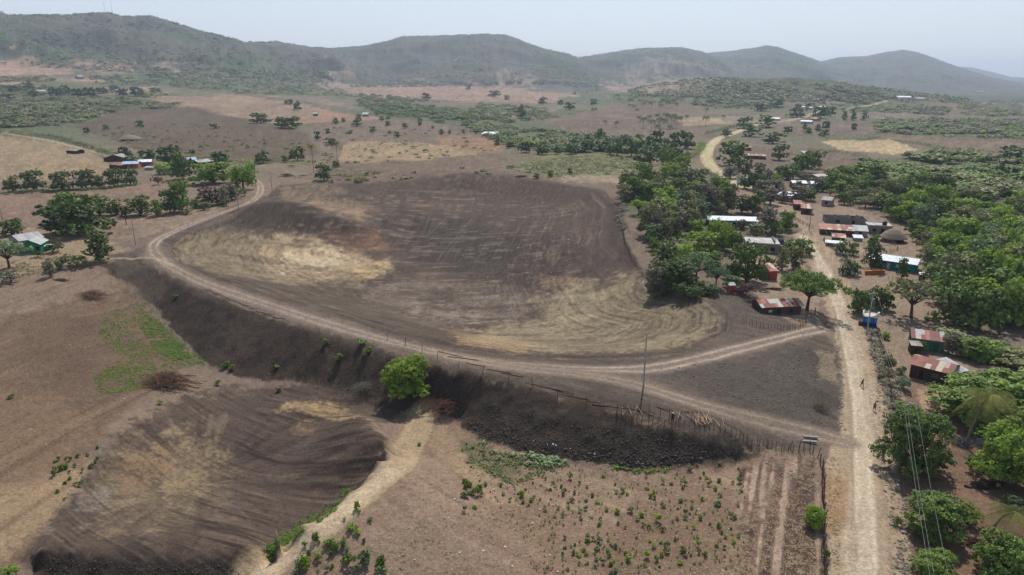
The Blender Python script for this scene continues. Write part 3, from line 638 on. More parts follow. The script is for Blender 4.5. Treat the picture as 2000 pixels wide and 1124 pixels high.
ORD = 'first second third fourth fifth sixth seventh eighth ninth tenth eleventh twelfth thirteenth fourteenth fifteenth sixteenth seventeenth eighteenth nineteenth twentieth'.split()

# ------------------------------------------------------------------ foliage
def leaf_arrays(lobes, nclump, nleaf, size, r, clump=.32, inner=.25, droop=0, up=.45):
    """lobes: (x,y,z, rx,ry,rz). Leaf-sized faces gathered in clumps over the lobes."""
    P = []; T = []; Nn = []
    for (x, y, z, a, b, c) in lobes:
        d = r.normal(size=(nclump, 3)); d[:, 2] = np.abs(d[:, 2]) * .9 - .28 + .1 * d[:, 2]; d /= np.linalg.norm(d, axis=1)[:, None]
        rad = np.where(r.random(nclump) < inner, r.uniform(.3, .8, nclump), r.uniform(.82, 1.08, nclump))
        cp = np.array([x, y, z]) + d * rad[:, None] * np.array([a, b, c])
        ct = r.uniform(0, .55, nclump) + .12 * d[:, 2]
        cr = clump * (a + b) / 2 * r.uniform(.6, 1.25, nclump)
        q = r.normal(size=(nclump, nleaf, 3)); q /= np.linalg.norm(q, axis=2)[..., None]; q *= r.random((nclump, nleaf, 1)) ** .4
        q[..., 2] *= .7
        pp = cp[:, None] + q * cr[:, None, None]
        if droop: pp[..., 2] -= droop * r.random((nclump, nleaf)) ** 2
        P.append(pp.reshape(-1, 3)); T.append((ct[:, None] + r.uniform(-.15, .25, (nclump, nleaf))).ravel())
        nn = q * .8 + d[:, None] * .5 + np.array([0, 0, up]) + r.normal(size=q.shape) * .45
        Nn.append(nn.reshape(-1, 3))
    P = np.concatenate(P); T = np.concatenate(T); N = np.concatenate(Nn); N /= np.linalg.norm(N, axis=1)[:, None]
    t = np.cross(N, r.normal(size=N.shape)); t /= np.linalg.norm(t, axis=1)[:, None]; b = np.cross(N, t)
    s = size * r.uniform(.6, 1.3, (len(P), 1)); t = t * s; b = b * s * r.uniform(.5, .9, (len(P), 1))
    V = np.stack([P - t * .5 - b * .2, P + b * .5, P + t * .5 + b * .1, P - b * .5], 1).reshape(-1, 3)
    V[:, 2] = np.maximum(V[:, 2], .02)
    return V.astype(np.float32), T.astype(np.float32)
def quads_mesh(name, V, T):
    me = bpy.data.meshes.new(name); n = len(V) // 4
    me.vertices.add(len(V)); me.vertices.foreach_set('co', V.ravel()); me.loops.add(n * 4); me.loops.foreach_set('vertex_index', np.arange(n * 4, dtype=np.int32))
    me.polygons.add(n); me.polygons.foreach_set('loop_start', np.arange(0, n * 4, 4, dtype=np.int32))
    a = me.attributes.new('tint', 'FLOAT', 'FACE'); a.data.foreach_set('value', T.astype(np.float32)); me.update(); me.materials.append(None)
    return me
def lobes_for(kind, r):
    L = []
    if kind == 'round':
        L.append((0, 0, 3.3, 2.2, 2.2, 1.9)); L.append((0, 0, 1.9, 1.9, 1.9, 1.3))
        for i in range(11):
            a = i * 2.4 + r.uniform(0, .6); low = i % 2; d = r.uniform(1.5, 2.3) if low else r.uniform(.9, 1.8)
            L.append((d * math.cos(a), d * math.sin(a), r.uniform(1.0, 1.9) if low else r.uniform(2.6, 4.4), r.uniform(1.0, 1.5), r.uniform(1.0, 1.5), r.uniform(.8, 1.3)))
    elif kind == 'spread':
        for i in range(15): a = i * 2.4; d = 4.0 * math.sqrt((i + .5) / 15) * r.uniform(.85, 1.1); L.append((d * math.cos(a), d * math.sin(a), 4.6 - .09 * d * d + r.uniform(-.35, .35), r.uniform(1.0, 1.6), r.uniform(1.0, 1.6), r.uniform(.4, .75)))
    elif kind == 'tall':
        for i in range(11): a = i * 2.4; h = 1.3 + i * .5; d = r.uniform(.5, 1.7) * (1.15 - i * .05); L.append((d * math.cos(a), d * math.sin(a), h, r.uniform(1.0, 1.5), r.uniform(1.0, 1.5), r.uniform(.8, 1.3)))
    elif kind == 'weep':
        L.append((0, 0, 3.8, 2.2, 2.2, 1.7))
        for i in range(9): a = i * 2.4; d = r.uniform(1.5, 2.3); L.append((d * math.cos(a), d * math.sin(a), r.uniform(1.4, 3.8), r.uniform(1.0, 1.4), r.uniform(1.0, 1.4), r.uniform(1.2, 1.7)))
    elif kind == 'bush':
        for i in range(7): a = i * 2.4; d = r.uniform(.2, 1.4); L.append((d * math.cos(a), d * math.sin(a), r.uniform(.6, 1.5), r.uniform(.6, 1.0), r.uniform(.6, 1.0), r.uniform(.5, .9)))
    return L
LOD = {'hi': (46, 28, .215), 'mid': (22, 11, .44), 'low': (7, 6, .95)}
TPL = {}
def template(kind, lod, k):
    key = (kind, lod, k)
    if key in TPL: return TPL[key]
    r = np.random.default_rng(abs(hash(key[0])) % 1 + sum(map(ord, kind)) * 7 + k * 131 + {'hi': 0, 'mid': 1, 'low': 2}[lod])
    L = lobes_for(kind, r); nc, nl, sz = LOD[lod]
    if kind == 'spread': nc = max(5, int(nc * .62)); 
    if kind == 'bush': nc = max(5, int(nc * .6)); sz *= .7
    V, T = leaf_arrays(L, nc, nl, sz, r, droop=.9 if kind == 'weep' else 0, clump=.26 if kind != 'spread' else .34)
    W = float(np.percentile(np.hypot(V[:, 0], V[:, 1]), 96)) * 2; H = float(np.percentile(V[:, 2], 99.5))
    crown = quads_mesh('crown', V, T)
    tb = MB(); base = .26 if kind != 'bush' else .09; fork = {'round': .9, 'spread': 1.8, 'tall': .9, 'weep': 1.5, 'bush': .15}[kind]
    lean = r.uniform(-.25, .25, 2)
    tb.tube([(0, 0, -.5), (0, 0, .1), (lean[0] * .5, lean[1] * .5, fork * .6), (lean[0], lean[1], fork)], [base * 1.3, base * 1.1, base * .85, base * .75], 7)
    for i, lb in enumerate(L if lod != 'low' else L[:4]):
        m = Vector((lean[0], lean[1], fork)); e = Vector(lb[:3]); mid = (m + e) / 2 + Vector((r.uniform(-.3, .3), r.uniform(-.3, .3), .15 if kind != 'spread' else .5))
        tb.tube([m, mid, e], [base * .5, base * .3, base * .1], 5)
    trunk = tb.mesh('trunk'); trunk.materials.append(BARK)
    TPL[key] = (crown, trunk, H, W); return TPL[key]
FALL = {}
def crown_obj(me, m, parent, name='crown'):
    o = link(bpy.data.objects.new(name, me)); o.material_slots[0].link = 'OBJECT'; o.material_slots[0].material = LM[m]
    if parent: o.parent = parent
    return o
def plant(kind, m, x, y, w, h, label, name='tree', cat='tree', group=None, lod=None, sink=0):
    d = math.hypot(x, y)
    if name == 'tree':
        name = {'spread': 'umbrella_tree', 'tall': 'slender_tree', 'weep': 'weeping_tree'}.get(kind, 'broadleaf_tree')
        if m in ('grey', 'brown') and kind == 'tall': name = 'leafless_tree'
        cat = name.replace('_', ' ')
    lod = lod or ('hi' if d < 175 else 'mid' if d < 420 else 'low')
    c, t, H, W = template(kind, lod, random.randrange(3 if lod != 'hi' else 4))
    e = empty(name, (x, y, float(gz(x, y)) - sink), random.uniform(0, 6.28), label, cat, group)
    e.scale = (w / W, w / W, h / H)
    crown_obj(c, m, e)
    tr = link(bpy.data.objects.new('trunk', t)); tr.parent = e
    return e
TAKEN = []
def px_tree(kind, m, u, v, wpx, hpx, label, name='tree', cat='tree', group=None, lod=None):
    """u = middle, v = foot of the plant as seen in the photo, size in photo px"""
    x, y, z = at(u, v); depth = y * CP + (CAM_H - z) * SP; mpp = depth / F_PX; w = wpx * mpp
    th = math.atan2(CAM_H - z, math.hypot(x, y)); y += w * .30; 
    w *= 1.1; hpx = hpx * 1.12
    h = max((hpx * mpp - w * math.sin(th) * .28) / math.cos(th), .45 * w if kind != 'spread' else .4 * w)
    TAKEN.append((x, y, w / 2))
    return plant(kind, m, x, y, w, h, label, name, cat, group, lod, sink=.06 * h if kind in ('round', 'tall') else 0)
def merged(name, V0, T0, pos, scl, rot, tint, material, label=None):
    """one mesh of many small copies, for what nobody could count"""
    n = len(pos); nv = len(V0); c, s = np.cos(rot), np.sin(rot)
    X = V0[None, :, 0] * c[:, None] - V0[None, :, 1] * s[:, None]; Y = V0[None, :, 0] * s[:, None] + V0[None, :, 1] * c[:, None]
    sc = scl if scl.ndim == 2 else np.stack([scl, scl], 1)
    V = np.stack([X * sc[:, 0:1] + pos[:, 0:1], Y * sc[:, 0:1] + pos[:, 1:2], V0[None, :, 2] * sc[:, 1:2] + pos[:, 2:3]], -1).reshape(-1, 3).astype(np.float32)
    T = (T0[None] + tint[:, None]).ravel()
    me = quads_mesh(name, V, T); me.materials[0] = material
    o = link(bpy.data.objects.new(name, me)); return o
def in_poly(P, n, seed=0, spacing=0):
    r = np.random.default_rng(seed); P = np.array(P, float); out = []
    tries = 0
    while len(out) < n and tries < 60:
        q = r.uniform(P.min(0), P.max(0), (n * 3, 2)); d = sdf(P, q[:, 0], q[:, 1]); q = q[d > 0]
        for p in q:
            if spacing and out:
                o = np.array(out[-400:]); 
                if (((o - p) / spacing) ** 2).sum(1).min() < 1: continue
            out.append(p)
            if len(out) >= n: break
        tries += 1
    return np.array(out[:n])
def hedge(P, h, w, m, label, step=None, gap=0, name='hedge'):
    pts = smooth_line(P, 8); x, y = hit(pts[:, 0], pts[:, 1]); r = np.random.default_rng(int(x[0] * 7) & 0xffff)
    d = float(np.mean(np.hypot(x, y))); step = step or w * .45; L = np.concatenate([[0], np.cumsum(np.hypot(np.diff(x), np.diff(y)))]); n = int(L[-1] / step) + 2
    s = np.linspace(0, L[-1], n); keep = r.random(n) > gap; s = s[keep]; n = len(s)
    px = np.interp(s, L, x) + r.normal(0, w * .16, n); py = np.interp(s, L, y) + r.normal(0, w * .16, n)
    lod = (9, 12, .34) if d < 300 else (5, 7, .6) if d < 700 else (3, 5, 1.0)
    V, T = leaf_arrays([(0, 0, .5, .5, .5, .5), (.2, .1, .35, .45, .5, .4)], lod[0], lod[1], lod[2] / w, r, clump=.5)
    sc = np.stack([w * r.uniform(.75, 1.3, n), h * r.uniform(.6, 1.35, n)], 1)
    o = merged(name, V, T, np.stack([px, py, gz(px, py) - .1], 1), sc, r.uniform(0, 6.28, n), r.uniform(-.1, .2, n), LM[m])
    return tag(o, label, 'hedge')
# ------------------------------------------------------------------ houses
RUST = [(152, 86, 66), (138, 76, 60), (168, 106, 82), (126, 74, 62)]; TIN = [(166, 168, 168), (152, 156, 158), (176, 176, 170)]; WHITE = [(232, 234, 236), (224, 228, 232)]
def pal(kind):
    r = random.random()
    if kind == 'rust': return random.choice(RUST if r < .78 else [(196, 176, 150), (184, 158, 134)])
    if kind == 'stripes': return random.choice(RUST if r < .62 else [(186, 182, 174), (170, 160, 148), (198, 180, 152)])
    if kind == 'mixed': return random.choice(RUST if r < .35 else TIN)
    if kind == 'tin': return random.choice(TIN)
    if kind == 'blue': return random.choice([(172, 190, 210), (182, 198, 216), (164, 182, 204)])
    if kind == 'white': return random.choice(WHITE)
    if kind == 'grey': return random.choice([(150, 140, 130), (138, 128, 120), (160, 150, 138)])
    return random.choice(TIN)
def roof_plane(mb, a, b, c, d, kind, step=.9, rows=2, th=.035, low=None):
    """a-b eave line, d-c ridge line (a under d); sheets side by side"""
    a, b, c, d = map(Vector, (a, b, c, d)); n = max(1, round((b - a).length / step)); nrm = (b - a).cross(d - a).normalized()
    if nrm.z < 0: nrm = -nrm
    for i in range(n):
        for j in range(rows):
            col = pal(low if (low and j == 0) else kind)
            if j and random.random() < .55: col = last
            last = col
            f0, f1 = i / n, (i + 1) / n; g0, g1 = j / rows - (.02 if j else 0), (j + 1) / rows
            def P(f, g): return (a.lerp(b, f)).lerp(d.lerp(c, f), g)
            off = nrm * (.006 * (i % 2) + .012 * j + random.uniform(0, .008))
            q = [P(f0 - .01, g0) + off, P(f1 + .01, g0) + off, P(f1 + .01, g1) + off, P(f0 - .01, g1) + off]; t = [p + nrm * th for p in q]
            mb.quad(*[tuple(p) for p in t], col); mb.quad(*[tuple(p) for p in q[::-1]], col)
            for k in range(4): mb.quad(tuple(q[k]), tuple(q[(k + 1) % 4]), tuple(t[(k + 1) % 4]), tuple(t[k]), col)
def house(name, label, pL, pR, depth, h, roof, wallm, kind='tin', rise=1.0, over=.35, doors=(), windows=(), cat='house', group=None, base=True, low=None, hback=None, plinth=None):
    (xl, yl, zl), (xr, yr, zr) = at(*pL), at(*pR)
    L = math.hypot(xr - xl, yr - yl); rz = math.atan2(yr - yl, xr - xl); z0 = min(zl, zr)
    e = empty(name, (xl, yl, z0), rz, label, cat, group); D = depth; hb = hback if hback is not None else h
    TAKEN.append((xl + (xr - xl) / 2 - D / 2 * math.sin(rz), yl + (yr - yl) / 2 + D / 2 * math.cos(rz), max(L, D) * .5))
    w = MB(); k = len(w.v)
    zf, zb = h, hb
    w.v += [(0,0,-.6),(L,0,-.6),(L,D,-.6),(0,D,-.6),(0,0,zf),(L,0,zf),(L,D,zb),(0,D,zb)]
    for f in ((0,1,5,4),(1,2,6,5),(2,3,7,6),(3,0,4,7)): w.f.append(f); w.c.append(None)
    r = MB(); o = over
    if roof == 'gable':
        w.tri((0,0,h),(0,D,h),(0,D/2,h+rise)); w.tri((L,D,h),(L,0,h),(L,D/2,h+rise))
        s = o * rise / (D / 2)
        roof_plane(r, (-o,-o,h-s+.03), (L+o,-o,h-s+.03), (L+o,D/2,h+rise+.03), (-o,D/2,h+rise+.03), kind, low=low)
        roof_plane(r, (L+o,D+o,h-s+.03), (-o,D+o,h-s+.03), (-o,D/2,h+rise+.03), (L+o,D/2,h+rise+.03), kind)
    elif roof == 'gable_y':
        w.tri((0,0,h),(L,0,h),(L/2,0,h+rise)); w.tri((L,D,h),(0,D,h),(L/2,D,h+rise))
        s = o * rise / (L / 2)
        roof_plane(r, (-o,D+o,h-s+.03), (-o,-o,h-s+.03), (L/2,-o,h+rise+.03), (L/2,D+o,h+rise+.03), kind, low=low)
        roof_plane(r, (L+o,-o,h-s+.03), (L+o,D+o,h-s+.03), (L/2,D+o,h+rise+.03), (L/2,-o,h+rise+.03), 'tin' if kind == 'mixed' else kind)
    elif roof == 'shed':
        roof_plane(r, (-o,-o,zf+.03-(zb-zf)*o/D), (L+o,-o,zf+.03-(zb-zf)*o/D), (L+o,D+o,zb+.03+(zb-zf)*o/D), (-o,D+o,zb+.03+(zb-zf)*o/D), kind, rows=3, low=low)
    elif roof == 'hip':
        m = min(D / 2, L / 3)
        for q in (((-o,-o,h),(L+o,-o,h),(L-m,D/2,h+rise),(m,D/2,h+rise)), ((L+o,D+o,h),(-o,D+o,h),(m,D/2,h+rise),(L-m,D/2,h+rise))): roof_plane(r, *q, kind)
        r.tri((L+o,-o,h),(L+o,D+o,h),(L-m,D/2,h+rise), pal(kind)); r.tri((-o,D+o,h),(-o,-o,h),(m,D/2,h+rise), pal(kind)); r.quad((-o,-o,h),(-o,D+o,h),(L+o,D+o,h),(L+o,-o,h), pal(kind))
    elif roof == 'flat':
        r.box(-.15,-.15,h,L+.15,D+.15,h+.18,(190,186,178)); r.box(-.15,-.15,h+.18,L+.15,.0,h+.36,(150,144,136)); r.box(-.15,D,h+.18,L+.15,D+.15,h+.36,(160,154,146))
    elif roof == 'none': pass
    w.build('wall', wallm, e)
    if r.v: r.build('roof', SHEET if roof != 'flat' else FLATC, e)
    if plinth: MB().box(-.3, -plinth, -.6, L + .3, -.004, .25).build('porch_floor', CONC, e)
    def opening(side, f, ww, z0_, z1_, mtl, nm, dep=.05):
        m = MB()
        if side == 'f': x = f * L; m.box(x - ww / 2, -dep, z0_, x + ww / 2, -.003, z1_)
        else: y = f * D; m.box(-dep, y - ww / 2, z0_, -.003, y + ww / 2, z1_)
        p = m.build(nm, mtl, e)
        fr = MB()
        if side == 'f':
            for (a, b, c, d) in ((x-ww/2-.09, x-ww/2-.002, z0_, z1_+.09), (x+ww/2+.002, x+ww/2+.09, z0_, z1_+.09), (x-ww/2-.002, x+ww/2+.002, z1_+.002, z1_+.09)): fr.box(a, -.075, c, b, -.003, d)
        else:
            for (a, b, c, d) in ((y-ww/2-.09, y-ww/2-.002, z0_, z1_+.09), (y+ww/2+.002, y+ww/2+.09, z0_, z1_+.09), (y-ww/2-.002, y+ww/2+.002, z1_+.002, z1_+.09)): fr.box(-.075, a, c, -.003, b, d)
        fr.build('frame', WOOD, p)
    for (side, f, ww, hh, mtl) in doors: opening(side, f, ww, .02, hh, mtl, 'door')
    for (side, f, ww, z0_, z1_, mtl) in windows: opening(side, f, ww, z0_, z1_, mtl, 'window')
    return e
D_ = DARK; FLATC = mat('stained_roof_slab', (206, 202, 196), .9, .5, .2, col2=(150, 142, 134))
W_white = wall_mat('white_wall', (206, 204, 196)); W_green = wall_mat('green_wall', (52, 120, 88)); W_emer = wall_mat('emerald_wall', (12, 132, 96)); W_turq = wall_mat('turquoise_wall', (26, 126, 130))
W_orange = wall_mat('orange_wall', (176, 84, 52)); W_blue = wall_mat('blue_wall', (26, 120, 168)); W_navy = wall_mat('navy_wall', (20, 50, 120)); W_ochre = wall_mat('ochre_wall', (176, 112, 66)); W_pink = wall_mat('salmon_wall', (178, 128, 108)); W_red = wall_mat('red_wall', (176, 60, 44)); W_pale = wall_mat('pale_blue_wall', (188, 204, 206)); W_brown = wall_mat('brown_wall', (92, 68, 58)); W_grey = wall_mat('grey_wall', (150, 148, 142))
# right hand village
house('long_building', 'long low building with a bright white roof behind the trees west of the road', (1384,440), (1476,447), 8, 2.9, 'gable', W_grey, 'white', .8, .4, [('f', .75, 1, 2.1, D_)], [('f', .3, 1.2, 1, 2, D_), ('f', .55, 1.2, 1, 2, D_)], cat='building')
h = house('block_building', 'grey block building with a stained flat concrete roof and open stair beside the road bend', (1457,489), (1521,497), 9, 3.1, 'flat', BLOCK, doors=[('f', .55, 1.1, 2.2, D_)], windows=[('f', .8, 1.2, 1, 2.1, D_), ('f', .2, 1.2, 1, 2.1, D_)], cat='building')
m = MB(); m.box(8.6, 1.2, 2.9, 9.0, 8, 4.2); m.box(9.0, 1.0, -.5, 12.6, 2.2, 2.6); m.box(9, 7.6, -.5, 12.6, 8, 3.4); m.box(12.4, 2.2, -.5, 12.6, 7.6, 3.0)
for i in range(8): m.box(9.05 + i * .4, 2.25, 0, 9.45 + i * .4, 3.4, 3.2 - i * .38)
m.build('stair', BLOCK, h)
house('wooden_house', 'brown board house with a red and silver striped tin roof beside the spreading tree', (1489,611), (1563,617), 5.2, 2.7, 'gable', W_brown, 'stripes', .9, .45, [('f', .42, 1.0, 2.1, D_)], [('f', .2, .9, 1.2, 1.8, wall_mat('cream', (214, 200, 178))), ('f', .74, 1.0, 1.0, 1.9, D_)], low='stripes', plinth=1.6)
house('orange_shack', 'orange painted shack with a rusty roof beyond the round dark tree', (1491,547), (1517,548), 5, 2.8, 'shed', W_orange, 'rust', .3, .25, [('f', .3, .9, 2.0, wall_mat('dark_orange', (150, 62, 40)))], hback=3.6, cat='shack')
house('latrine', 'small salmon coloured outhouse at the edge of the trees above the fence', (1423,573), (1435,574), 1.6, 2.2, 'shed', wall_mat('salmon', (190, 96, 72)), 'tin', .2, .12, [('f', .5, .7, 1.8, wall_mat('salmon_door', (160, 76, 60)))], hback=2.45, cat='outhouse')
house('green_house', 'green house with a silver and rust roof right of the power line', (1779,682), (1838,690), 6, 2.7, 'gable', W_green, 'tin', 1.0, .3, [('f', .8, .9, 2.0, wall_mat('dark_green', (34, 92, 66)))], [('l', .5, .9, 1, 1.9, D_)], low='rust')
house('small_shed', 'small grey shed between the green house and the rust roofed house', (1778,692), (1798,694), 2.2, 2.0, 'shed', WOODD, 'grey', .2, .15, [('f', .5, .7, 1.6, D_)], hback=2.2, cat='shed')
h = house('board_house', 'dark board house with a red rust roof beside the palm', (1775,736), (1851,755), 5.6, 2.8, 'gable', WOODD, 'rust', .9, .35, [('f', .3, .9, 2.0, D_)], [('f', .65, .9, 1.1, 1.9, WOOD)])
house('tin_lean_to', 'silver tin roofed annex at the right end of the rust roofed board house', (1853,752), (1884,746), 4.4, 2.4, 'shed', WOODD, 'tin', .3, .3, [('f', .4, .8, 1.9, D_)], hback=3.1, cat='shed')
house('turquoise_house', 'turquoise house with a bright white roof behind garden trees', (1697,520), (1786,534), 6.5, 2.7, 'gable', W_turq, 'white', 1.0, .4, [('f', .42, 1.0, 2.0, wall_mat('cream', (214, 200, 178)))], [('f', .62, .9, 1.0, 1.9, wall_mat('cream', (214, 200, 178))), ('f', .2, .9, 1, 1.9, D_)])
house('latrine', 'tiny outhouse with a white sheet roof right of the turquoise house', (1795,549), (1806,550), 1.4, 1.9, 'shed', WOOD, 'white', .1, .15, [('f', .5, .6, 1.6, D_)], hback=2.1, cat='outhouse')
house('unfinished_house', 'roofless grey block shell with stepped wall tops above the long rusty roof', (1612,438), (1691,443), 8, 2.6, 'none', BLOCK, doors=[('f', .68, 1, 2.1, D_)], windows=[('f', .3, 1.2, 1, 2.0, D_)], cat='building')
uf = [o for o in S.objects if o.name == 'unfinished_house'][0]; m = MB()
for i, (x, y, l, hh) in enumerate([(0,0,2.6,1.1),(2.6,0,2.4,.5),(5,0,3,.9),(8,0,1.4,.35),(10,0,2.6,.9),(12.6,0,1.6,.3)]): m.box(x, y, 2.602, x + l, y + .2, 2.6 + hh)
for x in (4.0, 8.6, 12.0): m.box(x, .21, 0, x + .2, 7.6, 3.3); m.box(x, .21, 3.301, x + .2, 4, 3.8)
m.build('inner_wall', BLOCK, uf)
house('long_shed', 'long low shed with a streaked red and white roof below the block shell', (1602,458), (1665,463), 5, 2.2, 'shed', W_brown, 'stripes', .3, .3, [('f', .7, .9, 1.9, D_), ('f', .25, .9, 1.9, D_)], hback=3.2, cat='shed')
house('tin_shed', 'grey shed with a pale tin roof at the right end of the long rusty roof', (1666,462), (1693,464), 5, 2.2, 'shed', W_grey, 'tin', .3, .25, [('f', .5, .9, 1.9, D_)], hback=3.2, cat='shed')
h = house('block_house', 'dark block house with a flat roof and black water tank', (1695,456), (1741,459), 6, 3.0, 'flat', BLOCK, doors=[('f', .6, 1, 2.1, D_)], windows=[('f', .25, 1.1, 1, 2, D_)])
house('lean_to', 'low shelter with a fan of rusty sheets in front of the long shed', (1626,470), (1650,472), 3, 1.3, 'shed', W_brown, 'stripes', .2, .3, hback=2.0, cat='shelter')
house('lean_to', 'low shelter with one white sheet roof behind the stick corral', (1668,471), (1684,472), 2.4, 1.2, 'shed', W_grey, 'white', .2, .25, hback=1.7, cat='shelter')
house('lean_to', 'white sheet roof shelter at the left end of the stick corral', (1612,480), (1650,484), 2, 1.2, 'shed', W_grey, 'white', .2, .2, hback=1.6, cat='shelter')
house('rust_shack', 'small shack with an orange rust roof, farther of the two by the lane', (1551,410), (1565,411), 5, 2.6, 'shed', W_brown, 'rust', .3, .3, [('f', .5, .8, 1.9, D_)], hback=3.4, cat='shack')
house('rust_shack', 'small shack with an orange rust roof, nearer of the two by the lane', (1564,418), (1586,420), 5, 2.6, 'shed', W_brown, 'rust', .3, .3, [('f', .5, .8, 1.9, D_)], hback=3.4, cat='shack')
house('hipped_house', 'house with a white hipped roof and red-brown walls in the village trees', (1515,391), (1558,396), 8, 2.8, 'hip', W_pink, 'white', 1.3, .5, [('f', .6, 1, 2.1, D_)], [('f', .3, 1.1, 1, 2, D_), ('f', .8, 1.1, 1, 2, D_)])
house('white_house', 'house with a white roof and a red end wall in the far village', (1548,368), (1574,369), 7, 2.8, 'gable', W_red, 'white', .9, .4, windows=[('f', .5, 1.1, 1, 2, D_)])
house('white_house', 'pale blue house with a white roof beside the red ended house', (1584,370), (1604,371), 6, 3.0, 'gable', W_pale, 'white', .9, .4, windows=[('f', .5, 1.1, 1, 2, D_)])
house('low_house', 'low house with a dusty pale roof behind the far village trees', (1596,354), (1626,352), 7, 2.5, 'gable', W_pink, 'tin', .7, .4, windows=[('f', .5, 1.1, 1, 2, D_)])
house('low_house', 'small house with a bluish white roof left of the village lane', (1449,361), (1466,361), 6, 2.8, 'gable', W_pale, 'white', .8, .3, windows=[('f', .5, 1.1, 1, 2, D_)])
house('grey_house', 'house with a dull grey roof half hidden in trees above the block shell', (1604,402), (1622,404), 7, 2.8, 'gable', W_grey, 'grey', 1, .4, windows=[('f', .5, 1.1, 1, 2, D_)])
house('long_shed', 'long shed with a pinkish rust roof in the brown field past the road', (1453,310), (1494,312), 6, 2.4, 'gable', W_brown, 'rust', .9, .4, [('f', .6, 1.2, 2, D_)], cat='shed')
house('low_house', 'small pink roofed house under the single round green tree past the road', (1441,294), (1466,295), 7, 2.6, 'gable', W_brown, 'rust', .9, .4, [('f', .5, 1, 2, D_)])
house('open_shed', 'pale blue roofed shed in the field below the tan field', (1570,305), (1592,305), 5, 2.2, 'shed', W_pale, 'tin', .3, .3, [('f', .5, 1, 1.8, D_)], hback=3, cat='shed')
for i, (a, b, hh, rk, wm, lb) in enumerate([
  ((1487,236), (1521,237), 3.2, 'white', W_white, 'white farm building with a reddish ridge left of the far road bend'),
  ((1563,242), (1584,243), 3.2, 'white', wall_mat('mint_wall', (150, 190, 176)), 'pale green walled farmhouse right of the far road bend'),
  ((1582,236), (1594,237), 3.0, 'rust', W_pink, 'small brown roofed house touching the pale green farmhouse'),
  ((1567,213), (1572,213), 3.2, 'white', W_white, 'leftmost of the three tiny white houses beyond the far trees'),
  ((1582,214), (1588,214), 3.2, 'white', W_white, 'middle one of the three tiny white houses beyond the far trees'),
  ((1590,212), (1612,213), 3.4, 'white', W_pink, 'rightmost and widest of the three tiny white houses beyond the far trees'),
  ((1752,194), (1779,195), 5, 'white', W_white, 'long white building where the far road leaves the picture'),
  ((1791,197), (1808,197), 4.5, 'tin', W_white, 'pale building right of the long white far building'),
  ((1906,181), (1922,181), 5, 'tin', W_white, 'faint pale building on the far plain at the right'),
  ((76,184), (92,184), 5, 'tin', W_white, 'white roofed farmhouse at the left foot of the hills'),
  ((141,182), (156,182), 5, 'tin', W_pink, 'farmhouse with a brown wall among the trees at the left foot of the hills'),
  ((228,182), (242,182), 5, 'tin', W_grey, 'left one of two small farmhouses below the left hill slope'),
  ((256,182), (268,182), 5, 'tin', W_white, 'right one of two small farmhouses below the left hill slope'),
  ((154,155), (164,155), 6, 'tin', W_grey, 'isolated grey roofed hut on the high pink field'),
  ((612,227), (620,227), 3, 'grey', W_brown, 'dark hut at the edge of the orange field'),
  ((708,228), (719,228), 3.2, 'tin', W_grey, 'tiny pale hut above the field of scattered trees')]):
    house('farmhouse', lb, a, b, 8 if i < 6 else 14, hh, 'gable', wm, rk, 1.2 + (i > 5), .4, windows=[('f', .5, 1.4, 1, 2, D_)])
house('open_shed', 'low shed with a bright white roof alone in the dry field', (941,266), (968,267), 9, 2.0, 'shed', W_pink, 'white', .3, .4, [('f', .6, 1.3, 1.7, D_)], hback=3.6, cat='shed')
# left hand farms
house('tin_house', 'grey walled house with a rust streaked roof behind the emerald gable', (20,480), (42,487), 6.5, 2.6, 'gable_y', W_grey, 'mixed', 1.3, .3, [('f', .5, .9, 2, D_)])
house('emerald_house', 'emerald green gabled house with a silver roof at the left edge', (43,496), (81,494), 6, 2.7, 'gable_y', W_emer, 'tin', 1.4, .35, [('f', .86, .8, 2.0, D_)], [('l', .6, .8, 1, 1.8, D_)])
house('lean_to', 'small pale lean-to room against the left side of the emerald house', (27,493), (38,496), 2.6, 2.0, 'shed', W_grey, 'tin', .1, .15, [('f', .6, .7, 1.7, wall_mat('cream', (214, 200, 178)))], hback=2.3, cat='shed')
house('wash_house', 'small grey wash house with a white slab roof right of the emerald house', (82,490), (97,490), 2.0, 1.3, 'shed', W_grey, 'white', .1, .15, hback=1.4, cat='shed')
house('ochre_house', 'ochre walled farmhouse with a blue tin roof in the upper left farmyard', (240,330), (270,329), 7, 2.8, 'gable', W_ochre, 'blue', 1.1, .4, [('f', .2, 1, 2, D_)], [('f', .6, 1, 1, 1.9, D_)])
house('red_house', 'red walled farmhouse with a pale tin roof right of the ochre house', (272,326), (296,325), 7, 2.8, 'gable', wall_mat('brick_red_wall', (170, 70, 44)), 'white', 1.1, .4, [('f', .6, 1, 2, W_blue)])
house('board_shed', 'old board shed with a broken rusty roof at the left end of the ochre house', (214,329), (238,331), 5, 2.3, 'shed', WOODD, 'rust', .2, .3, [('f', .7, .9, 1.9, D_)], hback=2.9, cat='shed')
house('thatch_barn', 'brown barn with a patched grey roof behind the ochre farmhouse', (203,316), (247,316), 8, 2.2, 'gable_y', WOODD, 'grey', 2.2, .6, [('f', .5, 2, 2, D_)], cat='barn')
house('low_shed', 'low shelter with a tin roof in front of the red farmhouse', (283,333), (298,333), 3, 1.5, 'shed', W_grey, 'mixed', .1, .3, hback=2, cat='shelter')
house('tin_house', 'farmhouse with a clean silver roof, left one of the pair behind the bright trees', (349,322), (384,320), 7, 2.7, 'gable', W_grey, 'blue', 1.1, .4, [('f', .7, 1, 2, D_)])
house('tin_house', 'farmhouse with a patched white and rust roof, right one behind the bright trees', (389,326), (417,323), 7, 2.7, 'gable', WOODD, 'mixed', 1.2, .5, [('f', .3, 1, 2, D_)])
